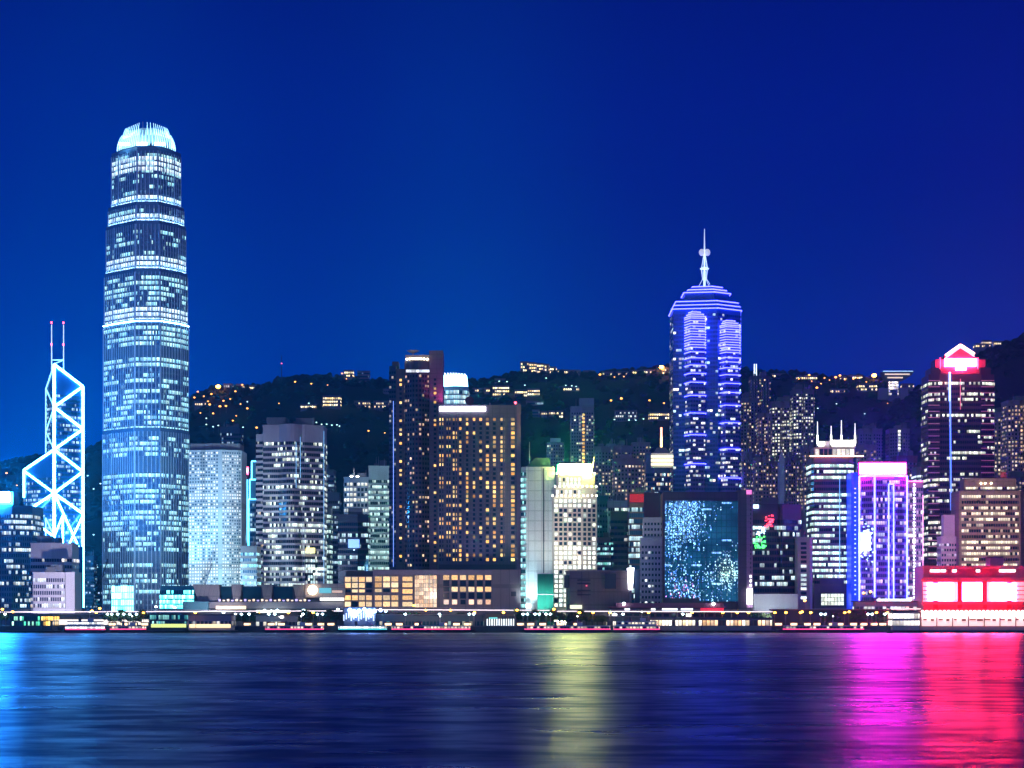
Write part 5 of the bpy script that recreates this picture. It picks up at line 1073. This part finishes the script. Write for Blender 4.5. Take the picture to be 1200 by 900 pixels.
t = pier('wide dark hall with a plum roof and a red fascia, below the giant screen building', 715, 848, 712, 1532, wall('hall_plum', (.10, .05, .09)), bands('hall_white_bits', (.10, .05, .09), (.03, .02, .04), (.9, 1, 1), (1, .9, .8), .22, 5, .3, .6, 2, 2.4), roofm=PUR, depth=24, yb=733, fh=5.5, hf=.35)
panel(t, 'red_fascia', emit('red_fascia_lit', (1, .02, .08), .9, (.6, .02, .06)), 821, 848, 712.5, 716, 1530, 1); panel(t, 'roof_parapet', PUR, 722, 848, 706.5, 711.5, 1533, 16); panel(t, 'roof_block', DARK, 777, 820, 701, 706.5, 1536, 10)
for px in (731, 836): MB().ball(X(px, 1531), 1530, Z(707.5, 1531), 1.0).build('roof_lamp', emit('roof_spot', (.85, 1, .95), 25), t)
for a, b in ((776, 794), (798, 812), (732, 738), (763, 768)): panel(t, 'lit_window', emit('hall_window_lit', (.8, .95, 1), 2.2), a, b, 713, 715.2, 1530.5, .7)
pier('long arcade of warm lit columns at the water, below the plum roofed hall', 764, 822, 724.5, 1494, wall('arcade_stone', (.4, .35, .3)), L_wm, fh=5, depth=14); pier('bright orange and red trimmed arcade, right half of the lit waterfront colonnade', 823, 904, 725, 1494, wall('arcade_stone', (.4, .35, .3)), bands('arcade_red', (.5, .15, .1), (.3, .15, .1), (1, .9, .75), (1, .55, .25), .95, 2.6, .22, .2, 2, 2.6, .2), fh=5, depth=14)
pier('dark sheltered hall with a few warm lights left of the lit colonnade', 712, 760, 723, 1510, DKW, bands('warm_bits', (.08, .08, .1), (.03, .03, .04), (1, .8, .5), (1, .95, .8), .5, 3, .3, .5, 2, 2), depth=14)
pier('low covered bus station, dark, along the road right of the lit colonnade', 906, 1042, 715, 1534, wall('bus_dark', (.10, .06, .09)), None, roofm=wall('bus_roof', (.30, .18, .2)), depth=12)
t = pier('white lit clubhouse below the purple neon tower', 1003, 1080, 705.5, 1550, wall('club_white', (.6, .55, .6)), bands('club_light', (.5, .45, .5), (.2, .2, .2), (1, 1, .9), (.9, .9, 1), .7, 2.6, .2, .5, 4, 1.6), fh=3.5, depth=14)
# ferry terminal
D = 1528
t = thing('ferry_terminal', 'red framed ferry terminal with three blinding white lit halls, right edge', 'terminal', (X(1140, D), D + 16, GZ))
MB().prism(plan([(1082, 0), (1215, 0)], D, 34), GZ, Z(664, D)).build('wall', wall('terminal_rose', (.55, .16, .2), .6), t)
panel(t, 'roof_louvre', wall('louvre_crimson', (.40, .02, .08), .5), 1089, 1190, 667, 676, D - 1, 1.5); panel(t, 'roof_beam', wall('beam_rose', (.7, .25, .28)), 1080, 1216, 677, 681, D - 2.5, 3); panel(t, 'roof_cornice', MATS['beam_rose'], 1081, 1198, 663, 666.5, D - 1.5, 2)
E_hall = emit('hall_blaze', (1, .006, .025), 900); E_halld = emit('hall_side_glow', (1, .30, .30), 2.6)
panel(t, 'lit_hall', emit('blank_glow', (1, .16, .16), 3.0), 1082, 1200, 682, 705, D - 1.4, 1)
for a, b in ((1087, 1117.5), (1123.5, 1154), (1161, 1191)): panel(t, 'lit_hall', E_hall, a, b, 683.5, 703.5, D - 2.2, 1)
for px in (1096.5, 1125, 1154, 1183): panel(t, 'red_column', wall('signal_red_column', (.75, .02, .02)), px - 2.6, px + 2.6, 681.2, 713, D - 1.8 if px in (1096.5, 1183) else D - 3.4, 1)
for y in (687, 692, 697, 702): panel(t, 'balcony', MATS['beam_rose'], 1082, 1088, y - .5, y + .5, D - 3, 2); panel(t, 'balcony', MATS['beam_rose'], 1190, 1200, y - .5, y + .5, D - 3, 2)
panel(t, 'lower_beam', MATS['beam_rose'], 1080, 1216, 705, 708.5, D - 3.5, 4)
for i in range(9): panel(t, 'roof_sign', emit('white_roof_strip', (1, .95, .95), 3), *[(1090, 1102), (1103, 1108.5), (1116, 1121), (1144, 1148.5), (1171, 1190), (1171, 1174), (1176, 1180), (1182, 1186), (1187, 1189)][i], 667.5, 670.5, D - 1.8 - .3 * (i > 4), .6)
MB().prism(plan([(1160, 8), (1176, 8)], D, 14), Z(664, D), Z(653, D)).build('plant_room', wall('rose_plant', (.5, .25, .28)), t); MB().prism(plan([(1157, 6), (1178, 6)], D, 18), Z(653, D), Z(652, D)).build('plant_roof', DARK, t)
t = pier('white and rose ferry pier with rows of bulbs, in front of the red terminal', 1078, 1216, 717, 1488, wall('pier_rose', (.7, .4, .38)), None, roofm=wall('pier_rose_roof', (.65, .25, .25)), depth=20)
panel(t, 'lit_front', emit('rosy_front', (1, .55, .48), 1.3), 1079, 1216, 718, 733.5, 1487.2, .7)
for i in range(8): panel(t, 'front_post', wall('front_post_maroon', (.3, .05, .08)), 1079 + 18.5 * i, 1080 + 18.5 * i, 717.5, 734, 1486.5, .7)
q = random.Random(4)
for i in range(15): panel(t, 'notice_board', wall('rose_board', (.65, .22, .18)), *(lambda a: (a, a + q.uniform(3, 8)))(1082 + 9 * i), 725, 727 + (i % 2), 1486.8, .4)
for k in range(3):
    for i in range(24): MB().ball(X(1081 + 5.1 * i + (k % 2) * 2.5, 1486), 1485.6, Z(716.5 + 2.6 * k, 1486), .85, 8, 5).build('bulb', emit('bulb_lamp', (1, .80, .72), 7), t)
t = pier('pale lit ferry pier with shelves of lights, left of the rose one', 1046, 1077, 717, 1490, wall('pier_pale', (.6, .55, .5)), L_wh, fh=4.6, depth=16)
t = thing('added_footbridge', 'long raised bridge added to carry a white light trail along its edge, above the whole waterfront', 'added_footbridge', (X(600, 1531), 1533, GZ))  # bridge added to stand in for the light trails of moving boats
for a, b, ya, yb, DD in ((-40, 402, 717.6, 716, 1536), (440, 650, 714.5, 715.5, 1538), (650, 905, 716.5, 717, 1528), (905, 1082, 716.5, 713.5, 1540)):
    n = 8
    for i in range(n):
        xa, xb = X(a + (b - a) * i / n, DD), X(a + (b - a) * (i + 1) / n, DD); zz = Z(ya + (yb - ya) * (i + .5) / n, DD)
        MB().box((xa + xb) / 2, DD, zz, xb - xa - .1, 5, .9).build('deck', wall('bridge_deck', (.3, .28, .3)), t); MB().box((xa + xb) / 2, DD - 2.7, zz + .1, xb - xa - .1, .25, .55).build('edge_light', emit('trail_line_light', (1, .82, .85), 1.7), t)
        MB().box((xa + xb) / 2, DD, (zz - .5 + GZ) / 2, .7, .7, zz - .5 - GZ).build('pillar', CONC, t); MB().box((xa + xb) / 2, DD - 2.3, zz + 1.4, xb - xa - .1, .08, .1).build('handrail', STEEL, t)
# event floodlights: a lit stage on the promenade
t = thing('event_stage', 'white marquee flooded with dazzling bluish stage lights below the podium', 'stage', (X(422, 1505), 1512, GZ))
MB().prism(plan([(403, 0), (440, 0)], 1508, 14), GZ, Z(712, 1508)).build('marquee', wall('marquee_white', (.2, .22, .3)), t)
for i in range(13): MB().box(X(403 + 2.9 * i, 1506), 1505.5, Z(724, 1506) + (i % 3), .7, .7, 4.0).build('mast_banner', emit('banner_lit', (.6, .75, 1), 1.6), t)
for px, py, rr in ((415, 719, 2.6), (433, 718, 2.6), (410, 715, 1.4), (421, 716, 1.4), (439, 716, 1.4), (427, 714, 1.2), (446, 715, 1.2), (452, 716, 1.0)): MB().ball(X(px, 1504), 1504, Z(py, 1504), rr, 10, 6).build('floodlight', emit('stage_flood', (.25, .45, 1), 14), t)
# row of white lamp posts on the pier
pl_ = thing('bollard_lamp', 'white glowing lamp post in the row on the pier below the podium', 'lamp post', (0, 0, 0), 'row of white lamp posts on the pier')
MB().tube((0, 0, 0), (0, 0, 4.6), .26, 6).build('tube_light', emit('post_light', (.85, .95, 1), 3), pl_); MB().box(0, 0, .15, 1.1, 1.1, .3).build('base', GREY, pl_)
for i in range(12):
    loc = (X(571 + 2.8 * i, 1497), 1496, 4.4)
    if i == 0: pl_.location = loc
    else: copy_tree(pl_, loc)

# ------------------------------------------------------------------ promenade lamps, trees, cranes, boats
lp = lamp_proto('street_lamp', 'orange street lamp along the waterfront road', 9, .95, emit('road_sodium', (1, .40, .03), 16), 1.4, 'orange street lamps on the waterfront road'); first = True
for px, py, Y in [(367, 724, 1512), (338, 724.5, 1506), (304, 717, 1530), (168, 723, 1504), (229, 725, 1474), (606, 715, 1520), (649, 714, 1520), (679, 727, 1506), (695, 724, 1506), (811, 725, 1490), (847, 719, 1520), (864, 719.5, 1522), (908, 720, 1510), (921, 728, 1504), (938, 727.5, 1504), (950, 727, 1504), (940, 717, 1525), (995, 717, 1520), (990, 720, 1512), (1027, 719, 1515), (943, 704, 1545), (1012, 695, 1560), (1020, 693.5, 1562), (3, 714, 1525), (15, 717, 1520), (108, 716, 1560), (117, 713, 1570), (113, 718, 1555), (485, 709.5, 1540), (499, 715, 1520), (528, 715, 1520), (556, 724, 1508), (1040, 719, 1510), (877, 724, 1506), (760, 727, 1500), (715, 726, 1504), (590, 727, 1500)]:
    zz = Z(py, Y) - 9.2; loc = (X(px, Y), Y + 1.4, max(zz, GZ) if py > 700 else zz)
    if first: lp.location = loc; first = False
    else: copy_tree(lp, loc)
lw = lamp_proto('street_lamp', 'white street lamp along the waterfront promenade', 8, .85, emit('road_white', (.6, .9, 1), 22), 1.2, 'white lamps on the promenade'); first = True
for px, py, Y in [(183, 711, 1540), (205, 712, 1540), (6, 725, 1506), (126, 730, 1501), (131, 731, 1501), (138, 731, 1501), (145, 731, 1501), (152, 730.5, 1501), (160, 731, 1501), (276, 731, 1501), (283, 731, 1501), (292, 731, 1501), (315, 731, 1501), (322, 732, 1501), (355, 731, 1501), (372, 730, 1501), (378, 732, 1501), (310, 715, 1536), (318, 716, 1536), (325, 715, 1536), (396, 714, 1530), (356, 715, 1530), (262, 718, 1530), (613, 732, 1501), (618, 732, 1501), (627, 732, 1501), (632, 732, 1501), (640, 732, 1501), (645, 732, 1501), (555, 732, 1501), (550, 732, 1501), (962, 728, 1501), (967, 729, 1501), (1017, 727, 1501), (1022, 730, 1501), (1037, 728, 1501), (800, 731, 1489), (475, 731, 1501), (515, 732, 1501), (720, 729, 1501), (730, 731, 1501)]:
    loc = (X(px, Y), Y + 1.2, max(Z(py, Y) - 8.2, GZ))
    if Z(py, Y) - 8.2 < GZ: Y2 = Y; 
    if first: lw.location = loc; first = False
    else: copy_tree(lw, loc)
def tree_mat(nm, a, b):
    t = NT(nm); g = t.n('ShaderNodeNewGeometry'); return t.done(Base_Color=t.mix(t.noise(.6, g.outputs['Position'], 3), a, b), Roughness=.9)
TM = tree_mat('tree_leaves', (.03, .06, .02), (.09, .13, .04)); BK = wall('bark', (.09, .07, .05), .9)
def tree_proto(seed, h, w):
    q = random.Random(seed); t = thing('tree', 'round dark tree on the promenade', 'tree', (0, 0, 0)); tr = MB(); cr_ = MB()
    tr.tube((0, 0, -.3), (0, 0, h * .45), .35, 7, .22)
    for i in range(5):
        a = i * 1.26 + q.random(); tr.tube((0, 0, h * .38), (math.cos(a) * w * .3, math.sin(a) * w * .3, h * .7), .16, 5, .06)
    for i in range(46):
        a, b, rr = q.uniform(0, 6.28), q.uniform(-.5, 1), q.uniform(.45, 1) ** .5
        s = math.sqrt(max(0, 1 - b * b)); c = (math.cos(a) * s * rr * w * .5, math.sin(a) * s * rr * w * .5, h * .66 + b * rr * h * .34)
        for k in range(16):
            p = Vector(c) + Vector((q.gauss(0, .55), q.gauss(0, .55), q.gauss(0, .4))); u = Vector((q.gauss(0, 1), q.gauss(0, 1), q.gauss(0, 1))).normalized() * .5; v = u.orthogonal().normalized() * .36
            n = len(cr_.v); cr_.v += [tuple(p + u), tuple(p + v), tuple(p - u), tuple(p - v)]; cr_.face((n, n + 1, n + 2, n + 3))
    tr.build('trunk', BK, t); cr_.build('crown', TM, t); return t
protos = [tree_proto(1, 9, 8), tree_proto(2, 7, 9), tree_proto(3, 11, 8)]; used = [False] * 3
tg = 'dark trees along the promenade'
tl = ['tall round dark tree on the waterfront promenade', 'low spreading dark tree on the waterfront promenade', 'tallest kind of slim dark tree on the waterfront promenade']
def put_tree(px, Y, k, lb=None):
    loc = (X(px, Y), Y, GZ)
    if not used[k]: used[k] = True; protos[k].location = loc; o = protos[k]
    else: o = copy_tree(protos[k], loc)
    o['label'] = lb or tl[k]; o['group'] = tg
for px in (128, 135, 142, 150, 158, 166): put_tree(px, 1506, (px // 7) % 3)
for px in (279, 286, 293, 300, 350, 357, 364, 386, 394): put_tree(px, 1522, (px // 5) % 3)
for px in range(606, 665, 7): put_tree(px, 1521 + (px % 5), (px // 7) % 3)
for px in (672, 680, 687, 694, 700, 706): put_tree(px, 1512, px % 3)
for px in (1002, 1010, 1030, 1037, 1043, 1049, 1056, 970, 978): put_tree(px, 1524, px % 3)
for px in (444, 452, 470, 478, 488, 540, 552): put_tree(px, 1530, px % 2)
for px in (884, 892, 899, 906): put_tree(px, 1562, px % 2)
for px in (7, 2, -5): put_tree(px, 1512, 0)
kk = thing('kiosk', 'small lit kiosk added to the promenade for its light', 'kiosk', (0, 0, 0), 'added lit kiosks on the promenade')  # kiosks added as a second row of small warm lights
MB().box(0, 0, 1.3, 5, 3, 2.6).build('booth', wall('kiosk_booth', (.3, .28, .3)), kk); MB().box(0, -1.56, 1.5, 4.2, .1, 1.3).build('counter_window', emit('kiosk_lamp', (1, .66, .30), 3.5), kk); MB().box(0, -.4, 2.75, 5.8, 4.2, .25).build('awning', wall('kiosk_awning', (.45, .06, .08)), kk)
first = True
for px in (912, 930, 946, 957, 975, 984, 1000, 1012, 1024, 1034, 610, 622, 636, 655, 676, 290, 318, 330, 362, 376, 388, 132, 146, 157, 170, 455, 468, 490, 520, 535, 548):
    loc = (X(px, 1504), 1504, GZ)
    if first: kk.location = loc; first = False
    else: copy_tree(kk, loc)
def crane(px, py, Y, lb, flip):
    x, zt = X(px, Y), Z(py, Y); t = thing('crawler_crane', lb, 'crane', (x, Y, GZ)); m = wall('crane_dark', (.06, .06, .09))
    MB().box(x, Y, GZ + 1.1, 5, 3, 2.2).build('undercarriage', m, t); MB().box(x, Y, GZ + 3.6, 4, 3, 2.6).build('cab', m, t)
    bt = (x + flip * 14, Y, zt); bb = (x, Y, GZ + 4.5); mb = MB(); d = Vector(bt) - Vector(bb); prev = None
    for o in ((-.7, -.7), (.7, -.7), (0, .7)): mb.tube((bb[0] + o[0], bb[1] + o[1], bb[2]), (bt[0] + o[0] * .5, bt[1] + o[1] * .5, bt[2]), .22, 4)
    for i in range(12):
        p = Vector(bb) + d * (i / 12); p2 = Vector(bb) + d * ((i + 1) / 12); s = .7 * (1 if i % 2 else -1); mb.tube((p.x + s, p.y, p.z), (p2.x - s, p2.y, p2.z), .15, 4)
    mb.build('boom', m, t); MB().tube(bt, (bt[0], bt[1], zt - 14), .1, 4).build('hoist_rope', m, t)
crane(104, 655, 1660, 'dark crane with a slanting boom between the braced tower and the tallest tower', 1); crane(226, 660, 1640, 'dark crane leaning in front of the round window tower', 1)
def ferry(lb, px, Y, Ln, hullc, stripe=None, lit=None, decks=2, h=2.6, name='ferry', face=1):
    x = X(px, Y); t = thing(name, lb, 'ferry', (x, Y, 0)); mb = MB(); n = 12; wd = Ln * .2; ring_ = []
    for k, (zz, ss) in enumerate(((-.6, .8), (.9, .94), (2.0, 1.0))):
        for i in range(n * 2):
            f = i / (2 * n) * 2 * math.pi; cx = math.copysign(abs(math.cos(f)) ** .55, math.cos(f)); sy_ = math.copysign(abs(math.sin(f)) ** .8, math.sin(f))
            mb.v.append((x + cx * Ln / 2 * ss, Y + sy_ * wd / 2 * ss, zz))
    m = 2 * n
    for k in range(2):
        for i in range(m): mb.face((k * m + i, k * m + (i + 1) % m, (k + 1) * m + (i + 1) % m, (k + 1) * m + i))
    mb.face([2 * m + i for i in range(m)]); mb.face(list(reversed(range(m)))); mb.build('hull', wall('hull_' + hullc[0], hullc[1], .4), t)
    WH = wall('ship_white', (.72, .74, .78), .5); z = 2.0
    for k in range(decks):
        l2 = Ln * (.82 - .08 * k) / 2; w2 = wd * (.78 - .04 * k) / 2; pl = [(x - l2, Y - w2), (x + l2, Y - w2), (x + l2 + 1, Y), (x + l2, Y + w2), (x - l2, Y + w2), (x - l2 - 1, Y)]
        dh = MB().prism(pl, z, z + h).build('deck_house', WH, t)
        rg = ring(pl, .12, 1.2, z + .8); rg.build('window_row', lit, dh); MB().prism(offset(pl, .7), z + h, z + h + .22).build('deck_slab', WH, t)
        if stripe and k == 0: ring(pl, .2, .5, z + .1).build('stripe', stripe, t)
        z += h + .22
    MB().box(x + face * Ln * .12, Y, z + 1.0, 3.6, wd * .4, 2.0).build('wheelhouse', WH, t); MB().tube((x - face * Ln * .12, Y, z), (x - face * Ln * .12, Y, z + 2.8), 1.0, 10, .85).build('funnel', wall('funnel_dark', (.1, .1, .14)), t); MB().tube((x + face * Ln * .1, Y, z + 2), (x + face * Ln * .1, Y, z + 6), .15, 5, .08).build('mast', STEEL, t)
    MB().ball(x + face * Ln * .1, Y, z + 6, .35).build('mast_light', emit('ship_lamp', (1, 1, .95), 20), t)
    return t
LW_ = bands('ferry_window', (.7, .72, .76), (.1, .12, .16), (.85, .95, 1), (1, .95, .85), .95, 1.7, .18, .3, 2, 2.6, .2); LR_ = bands('ferry_window_warm', (.3, .3, .34), (.06, .06, .08), (1, .8, .55), (1, .9, .8), .6, 2.2, .3, .4, 2, 1.6, .4)
E_rs = emit('red_trail_stripe', (1, .03, .16), 2.2); E_ts = emit('teal_trail_stripe', (.05, .8, .75), 1.5)  # glowing stripes added in place of the light trails of moving boats
ferry('white double decked ferry with a red stripe and lit windows, berthed between the pier halls', 100, 1466, 29, ('navy', (.03, .05, .10)), E_rs, LW_)
ferry('dark hulled lighter with a low lit cabin, right of the white ferry', 150, 1482, 26, ('navy', (.03, .05, .10)), E_rs, LR_, 1)
ferry('dark ferry with a teal light trail stripe, off the stage with bluish floodlights', 345, 1484, 44, ('teal', (.02, .08, .12)), E_rs, LR_, 1); ferry('ferry with a red light trail stripe lying below the podium, left of the white lamp posts', 505, 1486, 60, ('navy', (.03, .05, .10)), E_rs, LR_, 1)
ferry('long ferry with a red light trail stripe below the cream tower', 665, 1486, 66, ('teal', (.02, .08, .12)), E_rs, LR_, 1); ferry('plum coloured ferry with a sloping cabin in front of the plum roofed hall', 746, 1478, 34, ('plum', (.12, .05, .12)), E_rs, LR_, 2)
ferry('dark ferry with red and white lights moored right of the lit colonnade', 965, 1486, 62, ('plum', (.12, .05, .12)), E_rs, LR_, 1); ferry('dark low tender below the bluish stage lights', 425, 1487, 36, ('navy', (.03, .05, .10)), E_ts, LW_, 1)
t = thing('sampan', 'small dark sampan alone on the pink lit water near the rose pier', 'boat', (X(1043, 1440), 1440, 0)); mb = MB()
mb.prism([(X(1040.5, 1440), 1438.6), (X(1045.5, 1440), 1438.6), (X(1047, 1440), 1440), (X(1045.5, 1440), 1441.4), (X(1040.5, 1440), 1441.4), (X(1039, 1440), 1440)], -.3, .8); mb.build('hull', DARK, t); MB().box(X(1042, 1440), 1440, 1.5, 1.8, 1.6, 1.4).build('cabin', DARK, t)

# ------------------------------------------------------------------ sea air over the whole harbour
HAZE = True
if HAZE:
    t = NT('haze_air'); v = t.n('ShaderNodeVolumePrincipled'); v.inputs['Color'].default_value = (.025, .64, 1, 1); v.inputs['Density'].default_value = .85e-4; v.inputs['Anisotropy'].default_value = .75
    o = t.n('ShaderNodeOutputMaterial'); t.t.links.new(v.outputs[0], o.inputs['Volume'])
    b = MB().box(0, 2800, 398, 8600, 6000, 806).build('haze', t.m); b['kind'] = 'stuff'
